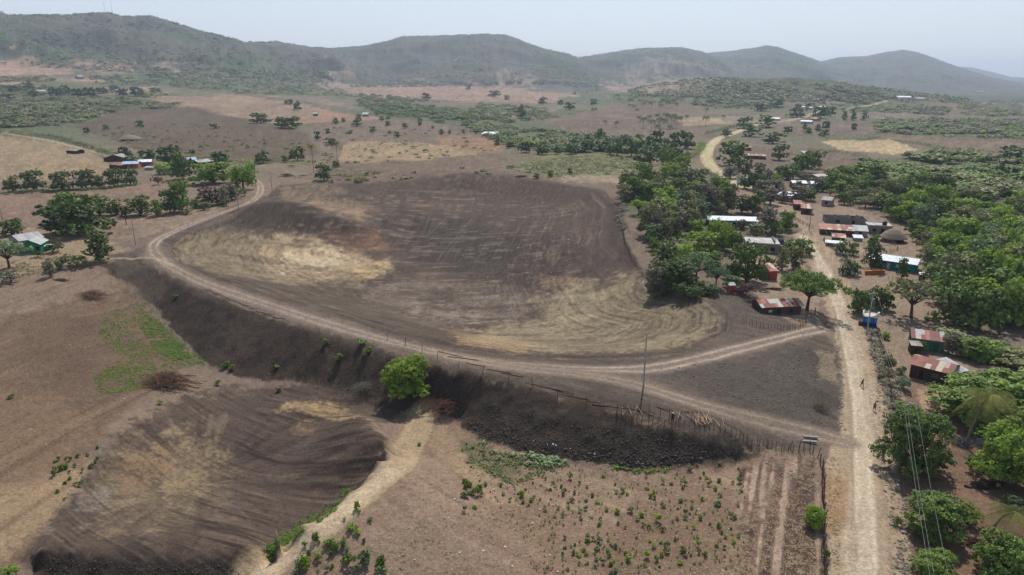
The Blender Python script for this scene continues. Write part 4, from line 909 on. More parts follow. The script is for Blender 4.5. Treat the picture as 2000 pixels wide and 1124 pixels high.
house('black_shed', 'dark open shed alone on the tilled field left of the farm', (130,300), (150,301), 6, 2.2, 'gable', DARK, 'grey', .9, .4, [('f', .5, 1.6, 1.8, WOODD)], cat='shed')
def thatch_hut(u0, u1, v, hgt, label, flat=1.0):
    (x0, y0, z0), (x1, y1, z1) = at(u0, v), at(u1, v); r = math.hypot(x1 - x0, y1 - y0) / 2
    e = empty('thatched_hut', ((x0 + x1) / 2, (y0 + y1) / 2 + r * .6, min(z0, z1)), 0, label, 'hut')
    TAKEN.append((e.location.x, e.location.y, r))
    MB().lathe([(r * .78, -.4), (r * .78, hgt * .38)], 18).build('wall', WOODD, e)
    MB().lathe([(r * 1.02, hgt * .30), (r * 1.0, hgt * .36), (r * .72, hgt * .66), (r * .38, hgt * .90), (r * .12, hgt * 1.0), (.01, hgt * 1.02)], 26).build('roof', THATCH, e)
    MB().box(-.5, -r * .80, 0, .5, -r * .76, hgt * .3).build('door', D_, e)
    return e
thatch_hut(1727, 1776, 475, 4.6, 'wide round hut with a grey thatched roof below the block house')
thatch_hut(230, 266, 276, 5.2, 'large thatched hut alone in the brown field behind the farm')
# black water tank on the block house
x, y, z = at(1731, 459); t = empty('water_tank', (x, y + 2.2, z + 3.2), 0, 'black plastic water tank standing on the flat roofed block house', 'water tank')
MB().lathe([(.01, 0), (.75, 0), (.78, .08), (.78, .5), (.74, .55), (.78, .6), (.78, 1.1), (.70, 1.3), (.3, 1.45), (.3, 1.52), (.01, 1.53)], 22).build('tank_body', mat('black_plastic', (34, 38, 40), .5, 3), t)
MB().lathe([(.32, 1.53), (.32, 1.6), (.01, 1.62)], 16).build('lid', mat('dark_lid', (26, 28, 30), .6, 3), t)
# blue kiosk with the curved concrete top
(x0, y0, z0), (x1, y1, z1) = at(1685, 637), at(1711, 641); L = math.hypot(x1 - x0, y1 - y0); kz = math.atan2(y1 - y0, x1 - x0)
k = empty('blue_kiosk', (x0, y0, min(z0, z1)), kz, 'small blue roadside kiosk with a curved white canopy on top', 'kiosk'); TAKEN.append((x0 + 2, y0 + 1, 3))
MB().box(0, 0, -.4, L, 2.6, 1.1).build('lower_wall', W_navy, k); MB().box(.002, .002, 1.1, L - .002, 2.598, 2.5).build('upper_wall', W_blue, k)
m = MB(); nn = 28; ring = []
for j in range(nn):
    t = 2 * math.pi * j / nn; c, s_ = math.cos(t), math.sin(t); rx, ry = L * .62 * (abs(c) ** .6) * (1 if c > 0 else -1), 1.75 * (abs(s_) ** .6) * (1 if s_ > 0 else -1); lift = .45 * math.sin(t * 2 + 2.4) + .2 * c
    ring.append((L / 2 + rx, 1.3 + ry, lift))
for (sx, z0_, z1_) in ((1.0, 2.52, 3.0), (.86, 3.0, 2.8)):
    pass
outer0 = [(a, b, 2.5) for a, b, l_ in ring]; outer1 = [(a, b, 3.1 + l_) for a, b, l_ in ring]; inner1 = [((a - L / 2) * .84 + L / 2, (b - 1.3) * .84 + 1.3, 3.1 + l_) for a, b, l_ in ring]; inner0 = [(a, b, 2.68) for a, b, c in inner1]
for j in range(nn):
    q = (j + 1) % nn; m.quad(outer0[j], outer0[q], outer1[q], outer1[j]); m.quad(outer1[j], outer1[q], inner1[q], inner1[j]); m.quad(inner1[j], inner1[q], inner0[q], inner0[j])
m.v += outer0; m.f.append(tuple(range(len(m.v) - nn, len(m.v)))[::-1]); m.c.append(None); m.v += inner0; m.f.append(tuple(range(len(m.v) - nn, len(m.v)))); m.c.append(None)
m.build('canopy', mat('white_render', (208, 204, 196), .8, 2, col2=(176, 168, 158)), k)
MB().box(.5, -.03, 1.15, 1.5, -.003, 2.2).build('shutter', wall_mat('light_blue', (60, 150, 190)), k)
MB().box(-.9, .2, 0, -.02, 2.2, 1.0).build('counter', W_brown, k)
# white cabinet on a post among the leaves
x, y, z = at(1676, 606); e = empty('sign_board', (x, y, z), .1, 'white board on a post in front of the tree above the kiosk', 'sign')
MB().tube([(0, 0, -.3), (0, 0, 3.2)], .06).build('post', METAL, e); m = MB(); m.box(-.95, -.12, 2.9, .95, .12, 4.1); m.build('board', wall_mat('board_white', (196, 196, 190)), e); MB().box(-1.05, -.2, 4.1, 1.05, .2, 4.22).build('cap', METAL, e)
# orange bench wall by the turquoise house
x, y, z = at(1690, 537); x1, y1, z1 = at(1728, 536); L = math.hypot(x1 - x, y1 - y)
e = empty('orange_stall', (x, y, z), math.atan2(y1 - y, x1 - x), 'low orange stall wall under the garden trees of the turquoise house', 'stall')
m = MB(); m.box(0, 0, -.3, L, .3, 1.1); m.build('wall', wall_mat('bright_orange', (206, 118, 52)), e); MB().box(-.1, -.1, 1.1, L + .1, .7, 1.2).build('counter', wall_mat('orange_top', (216, 140, 84)), e)
for f in (.05, .95): MB().box(L * f - .08, .31, -.3, L * f + .08, .5, 1.09).build('post', WOODD, e)

# ------------------------------------------------------------------ poles and wires
POLE = mat('pole_concrete', (176, 174, 168), .9, 3, .2); INS = mat('insulator', (210, 206, 200), .4, 3)
def power_pole(top, h, label, arm=1.8, rz=0, name='power_pole', can=False, base=None, col=None):
    if base: x, y, z = at(*base)
    else:
        x, y = on_plane(top[0], top[1], h); z = float(gz(x, y)); x, y = on_plane(top[0], top[1], h + z); x = float(x); y = float(y); z = float(gz(x, y))
    e = empty(name, (x, y, z), rz, label, 'power pole'); 
    MB().tube([(0, 0, -.5), (0, 0, h)], [.17, .1], 8).build('pole', col or POLE, e)
    if arm:
        MB().box(-arm / 2, -.05, h - .35, arm / 2, .05, h - .22).build('crossarm', METAL, e)
        for s_ in (-1, 0, 1): MB().lathe([(.03, h - .22), (.06, h - .18), (.05, h - .08), (.02, h - .02)], 8, s_ * arm * .46, 0 if s_ else .0 + .14).build('insulator', INS, e)
    if can: MB().lathe([(.01, h - 2.2), (.22, h - 2.2), (.24, h - 1.5), (.22, h - 1.45), (.01, h - 1.45)], 12, .38, 0).build('transformer', METAL, e)
    e['h'] = h; del e['h']
    return e, (x, y, z + h, rz, arm)
pA, ta = power_pole((1778, 787), 10.5, 'power pole with a crossarm rising out of the dark tree beside the road', 2.4, .35)
pB, tb_ = power_pole((1706, 572), 10, 'power pole with crossarm and transformer behind the blue kiosk', 2.4, .3, can=True)
pC, tc_ = power_pole((1587, 398), 10, 'power pole at the road bend near the block shell', 1.6, .5)
pD, td = power_pole((1263, 655), 10, 'lone power pole on the dark fill between the two tracks', .0)
pE, te = power_pole((257, 427), 8.5, 'leaning looking thin pole left of the track corner', .0, base=(265, 478))
pF, tf = power_pole((464, 365), 9, 'pole beside the left track below the bright tree', 1.0, base=(466, 411))
pG, tg = power_pole((529, 341), 9, 'pole on the bare ground right of the weeping tree', .9, base=(532, 374))
pH, th = power_pole((3, 400), 9, 'pole with a transformer at the left edge', 0, can=True, base=(5, 430))
pI, ti = power_pole((253, 272), 9, 'tall pole behind the ochre farmhouse', .9, base=(255, 318))
pJ, tj = power_pole((387, 303), 8, 'pole in front of the pair of silver roofed farmhouses', .9, base=(388, 330))
pK, tk = power_pole((247, 425), 4, 'short post left of the thin pole', 0, base=(247, 440), name='wooden_post', col=WOOD); pK['category'] = 'post'
pL_, tl = power_pole((1563, 470), 8, 'thin pole beside the road in front of the flat roofed building', 0, base=(1563, 503))
e0 = empty('power_pole', (30.5, 31, float(gz(30.5, 31))), .35, 'next power pole of the roadside line, nearest of all', 'power pole'); MB().tube([(0, 0, -.5), (0, 0, 10.5)], [.17, .1], 8).build('pole', POLE, e0); MB().box(-1.2, -.05, 10.15, 1.2, .05, 10.28).build('crossarm', METAL, e0)
t0 = (30.5, 31, float(gz(30.5, 31)) + 10.5, .35, 2.4)
def wire(a, b, off, sag, label, rad=.016):
    A = Vector((a[0] + math.cos(a[3]) * off * a[4], a[1] + math.sin(a[3]) * off * a[4], a[2] - .1)); B = Vector((b[0] + math.cos(b[3]) * off * b[4], b[1] + math.sin(b[3]) * off * b[4], b[2] - .1))
    pts = [A.lerp(B, t / 16) - Vector((0, 0, 4 * sag * (t / 16) * (1 - t / 16))) for t in range(17)]
    tag(MB().tube(pts, rad, 4).build('power_wire', WIRE), label, 'wire', 'wires of the roadside power line')
for off, nm in ((-.5, 'left'), (-.28, 'middle'), (.46, 'right')):
    wire(t0, ta, off, 1.0, nm + ' wire of the near span over the roadside trees'); wire(ta, tb_, off, 1.0, nm + ' wire of the span between the two roadside poles'); 
    wire(tb_, tc_, off, 1.4, nm + ' wire of the span towards the road bend')

# ------------------------------------------------------------------ fences
POSTM = {}
def fence(P, spacing, h, label, wires=2, jitter=.12, m=WOOD, r=.05, sub=None, name='fence', lean=.08, group=None):
    pts = smooth_line(P, 6); x, y = hit(pts[:, 0], pts[:, 1]); L = np.concatenate([[0], np.cumsum(np.hypot(np.diff(x), np.diff(y)))]); n = min(100, max(2, int(L[-1] / spacing) + 1))
    s = np.linspace(0, L[-1], n); px = np.interp(s, L, x); py = np.interp(s, L, y); z = gz(px, py)
    e = empty(name, (px[0], py[0], z[0]), 0, label, 'fence', group)
    tops = []
    for i in range(n):
        hh = h * random.uniform(.75, 1.2); dx, dy = random.gauss(0, jitter), random.gauss(0, jitter); o = (px[i] - px[0] + dx, py[i] - py[0] + dy, z[i] - z[0])
        key = (m.name, r, random.randrange(4), round(h, 1))
        if key not in POSTM:
            a, b = random.gauss(0, lean), random.gauss(0, lean)
            q = MB().tube([(0, 0, -.3), (a * h * .4, b * h * .4, h * .5), (a * h, b * h, h)], [r * 1.15, r, r * .8], 5); POSTM[key] = q.mesh('post'); POSTM[key].materials.append(m)
        p = link(bpy.data.objects.new('post', POSTM[key])); p.parent = e; p.location = o; p.scale = (1, 1, hh / h); p.rotation_euler = (0, 0, random.uniform(0, 6.28)); tops.append((o, hh))
    if wires:
        w_ = MB()
        for k in range(wires):
            f = .9 - k * .35; w_.tube([(o[0], o[1], o[2] + h * .8 * f) for o, hh in tops], .012, 3)
        w_.build('wire', STICKB, e)
    return e
fence([(757,664),(815,684),(860,708),(905,722),(950,733),(1018,745),(1075,772),(1130,790),(1204,808)], 5.0, 1.5, 'sparse post and wire fence along the crest of the embankment', m=WOODD)
fence([(1204,816),(1260,828),(1320,834),(1390,840),(1450,862),(1520,880),(1560,886)], .8, 1.5, 'close set stake fence above the dark embankment near the crossroad', 3, m=WOODD, r=.045)
fence([(1205,806),(1270,806),(1310,812),(1370,822)], 1.5, 1.4, 'second row of stakes just behind the close set stake fence', 1, m=STICKB)
fence([(1545,876),(1580,882),(1600,898),(1606,915)], .9, 1.7, 'tall stake fence corner beside the concrete culvert', 3, m=WOODD, r=.06)
fence([(1606,915),(1607,980),(1608,1040),(1608,1124)], .42, 1.5, 'dense stake fence between the furrowed field and the road', 3, m=WOOD, r=.06, lean=.14, jitter=.16)
fence([(1448,628),(1480,638),(1530,645),(1560,642),(1577,628)], .75, 1.3, 'stick fence round the front yard of the brown board house', 2, m=STICKB, r=.045, lean=.14)
fence([(1400,577),(1440,583),(1485,590)], 1.2, 1.2, 'straggling stick fence left of the brown board house', 1, m=STICKB)
fence([(-10,556),(40,545),(90,530),(140,518),(172,512)], 1.6, 1.3, 'post fence at the top edge of the left field', 2, m=WOOD)
fence([(1212,440),(1222,480),(1240,520),(1262,545),(1290,556)], 1.1, 1.5, 'stick fence along the upper right rim of the dug basin', 2, m=STICKB, lean=.16)
fence([(1228,456),(1246,462),(1264,466)], 1.4, 1.3, 'short stick fence between the basin rim and the grey-green wood', 1, m=STICKB)
fence([(1655,492),(1680,480),(1720,476),(1745,480),(1750,492),(1700,500),(1655,504)], .8, 1.5, 'stick corral in front of the block house', 2, m=STICK, lean=.12)
fence([(1608,470),(1615,480),(1640,496),(1655,510)], .6, 1.4, 'dark stake fence along the road below the long shed', 2, m=WOODD, r=.07)
fence([(1556,432),(1572,440),(1588,447)], .6, 1.5, 'reddish stake fence beside the lane to the rust roofed shacks', 2, m=STICKB, r=.06)
fence([(1712,650),(1726,700),(1736,760),(1752,830),(1760,860)], .7, 1.4, 'stake fence hidden in the brush between the road and the rust roofed house', 2, m=WOODD, lean=.16, r=.055)
fence([(284,352),(330,350),(372,346)], 2.0, 1.5, 'stake fence between the farmyard and the tan field', 2, m=WOOD)
fence([(1270,336),(1262,352),(1240,360),(1180,362)], 3, 1.4, 'post fence below the green pasture', 2, m=WOOD)
fence([(620,352),(580,350),(548,342)], 3, 1.4, 'post fence left of the lone tree above the basin', 2, m=WOOD)
fence([(1735,545),(1765,552),(1800,556)], 1.2, 1.2, 'stick fence in front of the turquoise house', 1, m=WOOD)

# ------------------------------------------------------------------ sticks, brush piles, culvert
def brush(u, v, w, d, h, n, m, label, r=.035, name='brush_pile', fan=None):
    x, y, z = at(u, v); b = MB(); rr = random.Random(int(u)); 
    for i in range(n):
        a = rr.uniform(0, 6.28) if fan is None else fan + rr.gauss(0, .5); L = rr.uniform(.3, .55) * w; cx, cy = rr.gauss(0, w * .2), rr.gauss(0, d * .2); q = max(0, 1 - (cx / w * 2) ** 2 - (cy / d * 2) ** 2); cz = h * q * rr.uniform(.1, 1)
        p = [Vector((cx + math.cos(a) * L * (t - .5), cy + math.sin(a) * L * (t - .5) * d / w, max(.03, cz + rr.uniform(-.25, .3) * h * (t - .5) * 2 + .15 * rr.random()))) for t in (0, .35, .7, 1)]
        for k in (1, 2): p[k] += Vector((rr.gauss(0, .12), rr.gauss(0, .12), rr.gauss(0, .1)))
        R = r * rr.uniform(.5, 1.8); b.tube(p, [R, R * .8, R * .6, R * .3], 4)
    o = b.build(name, m); o.location = (x, y, z); return tag(o, label, 'brush pile')
brush(180, 582, 8.5, 5, 2.0, 150, mat('reddish_brush', (150, 112, 96), .9, 3), 'heap of cut brush with reddish twigs on the upper left field')
brush(322, 752, 11, 6, 2.6, 190, mat('brown_brush', (148, 112, 88), .9, 3), 'big heap of brown brush at the foot of the weed patch', r=.05, fan=2.7)
brush(868, 797, 6, 4, 1.5, 150, mat('reddish_twigs', (140, 100, 82), .9, 3), 'tangle of uprooted reddish roots on the bank right of the lone bright tree')
brush(712, 762, 6, 4, 1.6, 170, mat('grey_twigs', (150, 144, 124), .9, 3), 'pale grey leafless brush left of the lone bright tree', r=.022)
brush(1602, 800, 3.4, 2.6, 1.2, 110, mat('dry_twigs', (140, 120, 84), .9, 3), 'dry yellowish brush on the bank beside the main road', r=.02)
brush(1745, 832, 4, 2.4, 1.0, 130, mat('pink_twigs', (178, 156, 148), .9, 3), 'pale pinkish heap of twigs at the roadside by the dark tree', r=.025)
brush(1470, 592, 6, 3, .8, 110, mat('rubbish_twigs', (120, 98, 90), .9, 3), 'scattered brush left of the brown board house')
brush(1512, 566, 6, 2, .5, 70, STICKB, 'low stack of branches in the bare yard behind the brown board house', fan=0)
brush(1880, 868, 4, 3, 1.0, 120, mat('grey_brush', (128, 126, 124), .9, 3), 'grey heap of dead branches under the coconut palm', r=.04)
brush(1926, 872, 4, 2.6, 1.4, 120, mat('pale_brush', (160, 156, 150), .9, 3), 'pale heap of dead branches in the shade of the big tree')
brush(1925, 950, 5.5, 2, .6, 60, mat('dark_log', (74, 62, 56), .9, 3), 'dark fallen branches on the bare yard below the palm shadow', r=.09, fan=.2)
brush(1898, 1060, 3.4, 2, .6, 50, mat('brown_log', (110, 84, 66), .9, 3), 'brown cut branches behind the tree beneath the wires', r=.08, fan=0)
brush(560, 345, 8, 5, 1.6, 120, STICKB, 'dark brush heap on bare ground beyond the left end of the basin')
brush(120, 549, 4, 1.2, .5, 40, mat('old_log', (120, 104, 94), .9, 3), 'old grey logs lying by the post fence at the left', r=.1, fan=-.3)
brush(700, 358, 6, 3, 1, 60, STICKB, 'dark heap of roots on the far rim of the basin left of the hump')
brush(1020, 346, 8, 2.6, .9, 80, mat('root_heap', (104, 92, 90), .9, 3), 'long heap of roots on the far rim below the green pasture', fan=0)
def stick(u, v, L, a, r, m, label, group, name, lift=.06, tilt=0):
    x, y, z = at(u, v); c = math.cos(a) * math.cos(tilt); s_ = math.sin(a) * math.cos(tilt); q = MB().tube([(-c * L / 2, -s_ * L / 2, lift - (0 if not tilt else 0)), (random.gauss(0, .06), random.gauss(0, .06), lift + math.sin(tilt) * L / 2), (c * L / 2, s_ * L / 2, lift + math.sin(tilt) * L)], [r, r * .9, r * .7], 5)
    o = q.build(name, m); o.location = (x, y, z); tag(o, label, 'pole', group); return o
pts = smooth_line([(408,568),(440,582),(480,598),(520,614),(556,624)], 9)
for i, p in enumerate(pts):
    stick(p[0] + random.gauss(0, 1), p[1] + random.gauss(0, 1), random.uniform(2, 3.2), -.55 + random.gauss(0, .25), .05, mat('cut_pole', (138, 112, 96), .9, 3) if i == 0 else bpy.data.materials['cut_pole'], 'cut pole lying in the long row on the embankment crest', 'cut poles laid out in a row on the crest', 'cut_pole')
for i in range(30):
    a = random.uniform(.9, 2.3); stick(1352 + random.uniform(0, 38), 819 + random.uniform(-5, 6), random.uniform(1.6, 2.8), a, .05, STICK, 'pale peeled stick in the fan shaped heap by the stake fence', 'peeled sticks heaped by the stake fence', 'peeled_stick', tilt=.25 * random.random())
for i, (u, v, a) in enumerate([(1216,806,1.5),(1229,803,1.75),(1242,802,1.2),(1249,804,1.9),(1323,810,2.2),(1326,812,1.2),(1400,828,1.8),(1275,829,.3),(1286,832,.5),(1412,826,1.4)]):
    stick(u, v, 2.0, a, .05, STICK, 'single pale peeled stick, %s from the left along the stake fence' % ORD[i], 'single peeled sticks along the stake fence', 'peeled_stick', tilt=.2)
P = [(880,695),(905,703),(930,716),(975,728),(1000,735),(1060,758),(1085,764),(1120,778),(1150,787),(1190,797),(1240,803),(1290,800),(1340,808)]
for i, (u, v) in enumerate(P): stick(u, v - 2, random.uniform(4, 7), -.35 + random.gauss(0, .12), .09, STICKB, 'dark log lying on the crest, %s from the left' % ORD[i], 'dark logs lying along the crest fence', 'fallen_log')
for i, (u, v) in enumerate([(1583, 856), (1581, 865)]):
    x, y, z = at(u, v); e = empty('culvert_block', (x, y, z), -.12, ('upper' if i == 0 else 'lower') + ' pale concrete culvert parapet at the track end beside the road', 'culvert parapet', 'culvert parapets at the track end')
    m = MB(); m.box(-1.05, -.12, -.3, 1.05, .12, .26); m.build('parapet', CONC, e)
    MB().box(-1.1, -.17, .262, 1.1, .17, .34).build('coping', CONC, e)
# pond-side sheets lying about
for i, (u, v, w_, d_, c, lb) in enumerate([(1538,538,4.5,.5,(176,176,176),'grey metal sheet lying behind the spreading tree'),(1536,543,4.5,.5,(160,160,158),'second grey metal sheet lying nearer the spreading tree'),(1597,472,1.6,.5,(210,204,196),'white plank at the roadside below the long shed'),(1640,507,1.4,.4,(206,196,184),'pale plank at the roadside above the garden trees'),(1735,478,5,1.6,(176,90,70),'fallen rusty roof sheets beside the round thatched hut')]):
    x, y, z = at(u, v); q = MB()
    for k in range(3): q.box(-w_ / 2, -d_ / 2 + k * d_ / 3, .05 + .02 * k, w_ / 2, -d_ / 2 + (k + 1) * d_ / 3, .09 + .02 * k, pal('mixed') if i == 4 else c)
    o = q.build('metal_sheet' if i in (0, 1, 4) else 'plank', SHEET); o.location = (x, y, z); o.rotation_euler = (0, 0, -.15 + .3 * (i == 4)); tag(o, lb, 'sheet' if i in (0, 1, 4) else 'plank')
# ------------------------------------------------------------------ single trees, left side (u, foot v, width, height)
def ordered(L, kind_m, pat, name='tree', cat='tree', group=None):
    L = sorted(L, key=lambda q: q[0])
    for i, q in enumerate(L):
        k, m = q[4] if len(q) > 4 else kind_m
        px_tree(k, m, q[0], q[1], q[2], q[3], pat % ORD[i], name, cat, group)
T = px_tree
T('round', 'lime', 791, 802, 88, 76, 'lone bright yellow-green tree on the embankment slope')
T('round', 'bright', 408, 362, 74, 42, 'wide bright green tree left of the weeping tree')
T('weep', 'bright', 470, 374, 50, 52, 'weeping yellow-green tree at the bend of the left track')
T('round', 'dark', 126, 464, 118, 78, 'huge dark green tree behind the emerald house'); T('round', 'mid', 124, 440, 66, 60, 'taller green tree rising behind the huge dark tree')
T('tall', 'dark', 186, 514, 50, 62, 'dark leafy tree at the start of the path by the track corner')
T('spread', 'pale', 2, 530, 76, 50, 'pale feathery tree at the left edge below the emerald house')
T('bush', 'olive', 140, 524, 52, 26, 'olive bush between the dead tree and the dark leafy tree', 'bush', 'bush'); T('bush', 'olive', 112, 530, 30, 22, 'smaller olive bush beside the dead tree', 'bush', 'bush')
T('bush', 'dark', 98, 497, 40, 20, 'dark bush right of the wash house', 'bush', 'bush'); T('bush', 'dark', 70, 504, 22, 12, 'dark low bush in front of the emerald house', 'bush', 'bush')
T('bush', 'grey', 10, 556, 46, 22, 'grey-green bush by the fence at the left edge', 'bush', 'bush')
T('bush', 'lime', 8, 1128, 36, 20, 'bright green bush in the bottom left corner', 'bush', 'bush', lod='hi')
T('round', 'mid', 350, 416, 42, 60, 'green tree above the left track, right one of two'); T('round', 'dark', 328, 418, 34, 44, 'darker green tree touching the one above the left track')
ordered([(18,376,28,30),(57,374,44,38),(113,374,42,36),(160,370,40,36),(188,368,24,24),(218,366,34,34),(250,362,30,30)], ('round', 'dark'), 'dark round tree in the long hedgerow below the farm, %s from the left', group='trees of the hedgerow below the farm')
ordered([(266,424,48,40),(305,424,22,32),(222,422,30,30),(188,424,46,42),(242,423,20,20),(380,408,18,18)], ('tall', 'mid'), 'leafy tree in the row above the track corner, %s from the left', group='trees in the row above the track corner')
T('round', 'dark', 15, 462, 38, 30, 'dark tree at the left edge above the emerald house'); T('tall', 'mid', 34, 452, 16, 26, 'slim green tree right of the dark tree at the left edge')
for i, q in enumerate([(404,404,44,38),(432,400,30,34),(450,392,26,32)]): T('tall', 'brown' if i == 0 else 'grey', *q, 'leafless brown thicket tree beside the left track, %s from the left' % ORD[i], group='leafless thicket beside the left track')
for i, q in enumerate([(458,390,24,18),(440,404,24,16),(475,384,20,16),(395,412,26,16),(360,420,26,12)]): T('bush', 'olive', *q, 'low bush on the dark bank above the left track, %s in the list of alike bushes' % ORD[i] if False else 'low bush on the dark bank above the left track', 'bush', 'bush', 'low bushes on the bank above the left track')
T('tall', 'mid', 462, 372, 12, 20, 'small upright green tree in front of the weeping tree')
ordered([(284,318,32,24),(322,322,42,36),(353,352,42,52),(316,342,34,22,('round','bright')),(238,306,22,18),(344,300,14,10),(374,302,12,9),(425,322,34,24),(232,344,12,14),(252,316,16,20),(262,322,30,16,('round','pale')),(300,330,18,10),(337,340,26,22),(305,362,24,16,('bush','brown'))], ('round', 'dark'), 'tree of the upper left farmyard, %s from the left', group='trees of the upper left farmyard')
ordered([(510,320,30,24),(578,315,32,26),(555,318,14,13),(630,354,30,31),(655,328,15,13),(620,274,12,16),(645,284,26,14),(640,262,10,10),(548,250,26,20),(566,252,40,22),(503,242,42,20),(580,217,16,18),(563,205,18,10),(168,262,12,12)], ('round', 'dark'), 'dark tree between the farm and the basin, %s from the left', group='scattered trees between the farm and the basin')
ordered([(205,254,12,10),(272,250,16,14),(416,252,20,6,('bush','olive')),(250,320,10,10)], ('round', 'mid'), 'small lone tree on the brown field behind the farm, %s from the left', group='lone trees on the brown field')
ordered([(655,243,12,12),(696,248,20,14),(728,259,13,11),(745,237,10,9),(757,247,12,10),(790,251,12,10),(820,247,8,9),(775,269,14,12),(862,264,11,11),(878,263,7,9),(905,262,8,9),(758,234,12,7),(700,236,12,12),(670,240,9,9),(685,262,9,7),(930,262,8,7),(735,226,10,7),(820,238,10,8),(845,252,7,6),(760,262,8,6)], ('round', 'mid'), 'small round tree in the dry field of scattered trees, %s from the left', group='small trees scattered over the dry field')
ordered([(1027,299,24,21),(1060,303,30,20),(1088,302,14,14),(1263,324,44,34),(1341,292,38,34),(1318,290,26,28),(1245,300,22,20),(970,285,14,10),(995,290,14,12),(1115,302,24,20),(1142,298,20,20)], ('round', 'dark'), 'round dark tree along the edge of the green pasture, %s from the left', group='round trees round the green pasture')
ordered([(1048,349,12,10),(1075,346,12,12),(1113,341,10,12),(1215,312,8,6)], ('round', 'mid'), 'tiny green tree on the green pasture, %s from the left', group='tiny trees on the green pasture')
ordered([(1160,206,16,12),(832,195,18,12),(967,190,24,12),(990,196,12,9),(1060,205,18,14),(1112,215,22,14),(1095,206,12,10),(915,176,10,8),(1020,232,20,16),(1018,222,16,16)], ('round', 'dark'), 'dark tree out on the far pink fields, %s from the left', group='trees out on the far pink fields')
ordered([(20,180,26,12),(52,174,24,12),(104,188,30,16),(124,186,22,18),(148,190,26,16),(172,190,30,18),(196,184,22,12),(238,188,20,14),(262,189,22,18),(276,184,12,10),(62,190,26,10),(10,196,26,12),(220,178,20,10),(300,182,22,8)], ('round', 'dark'), 'dark tree around the farmhouses at the left foot of the hills, %s from the left', group='trees round the hill foot farmhouses')
# ------------------------------------------------------------------ palms
def palm(u, v, hpx, label, wpx=26, lean=0, n=15, near=False, base=None):
    x, y, z = at(u, v); mpp = (y * CP + (CAM_H - z) * SP) / F_PX; h = hpx * mpp / .97; w = wpx * mpp
    e = empty('palm_tree', (x, y, z), random.uniform(0, 6) if not lean else 0, label, 'palm'); L = w * .52
    top = Vector((lean * h, 0, h - L * .35)); pts = [Vector((0, 0, -.3)), Vector((lean * h * .15, 0, h * .3)), Vector((lean * h * .5, 0, h * .65)), top]
    MB().tube(pts, [.24, .17, .14, .12], 8).build('trunk', BARK2, e)
    r = np.random.default_rng(int(u)); allV = []; allT = []
    for i in range(n):
        a = i * 2.399; el = .95 - 1.25 * (i / n) + r.normal(0, .12); V = []
        m = 22 if near else 9
        prev = None
        for k in range(m + 1):
            t = k / m; ang = el - 1.5 * t * t; 
            p = Vector((math.cos(a) * L * t * math.cos(el * .6), math.sin(a) * L * t * math.cos(el * .6), L * (math.sin(el) * t - .95 * t * t))) + top
            if prev is not None:
                d = (p - prev).normalized(); side = d.cross(Vector((0, 0, 1))).normalized(); ll = L * .23 * math.sin(math.pi * min(1, t * .9 + .12)) ** .6; wd = L / m * (.6 if near else .8)
                for s_ in (-1, 1):
                    tip = p + side * s_ * ll + Vector((0, 0, -ll * .9)) + d * ll * .5
                    V += [prev, prev + d * wd, tip + d * wd * .4, tip]
            prev = p
        V = np.array([tuple(q) for q in V], np.float32); Tt = np.full(len(V) // 4, r.uniform(.0, .6), np.float32) + r.uniform(-.1, .15, len(V) // 4).astype(np.float32)
        if near: crown_obj(quads_mesh('frond', V, Tt), 'palm', e, 'frond')
        else: allV.append(V); allT.append(Tt)
    if not near: crown_obj(quads_mesh('crown', np.concatenate(allV), np.concatenate(allT)), 'palm' if hpx > 30 else 'dark', e)
    else:
        q = MB()
        for k in range(7): a = k * .9; q.lathe([(.01, -.15), (.13, -.08), (.13, .08), (.01, .15)], 8)
        MB().lathe([(.05, 0), (.3, .05), (.34, .3), (.2, .5), (.02, .6)], 10).build('coconut_cluster', BARK, e).location = top - Vector((0, 0, .55))
    return e
palm(1885, 872, 128, 'tall coconut palm leaning in front of the wide dark tree at the right', 118, .20, 17, True)
palm(1932, 1046, 70, 'coconut palm with a leaning trunk at the right edge', 105, .55, 15, True)
palm(613, 338, 56, 'left one of the pair of tall coconut palms above the basin', 22); palm(660, 328, 52, 'right one of the pair of tall coconut palms above the basin', 24)
L = [(1160,226,16),(1204,250,14),(1182,246,12),(1378,246,20),(1398,210,14),(1412,234,10),(1380,222,12),(1358,205,14),(1256,250,22),(1272,256,24),(1288,250,22),(1310,252,30),(1322,250,24),(1300,240,20),(1268,240,16),(1284,262,20),(1308,262,18),(1328,242,16),(1248,240,14),(1238,216,12),(1256,212,12),(1270,212,12),(1290,216,14),(1304,212,14),(1320,214,14),(1296,204,12),(1244,222,10),(1230,212,9),(1340,238,14),(1283,238,16),(1296,252,22),(1317,236,14)]
for u, v, hp in L: palm(u, v, hp, 'small dark fan palm of the far grove left of the road' if 1225 < u < 1345 else 'lone fan palm on the far brown field %s' % {1160: 'farthest left', 1204: 'above the green belt', 1182: 'between the two leftmost', 1378: 'nearest the road', 1398: 'farthest away by the road', 1412: 'right of the others', 1380: 'in the middle by the tan strip', 1358: 'left of the far road'}[u], hp * .8 + 4, 0, 11)
for g in [o for o in S.objects if o.get('label', '').startswith('small dark fan palm')]: g['group'] = 'fan palms of the far grove'
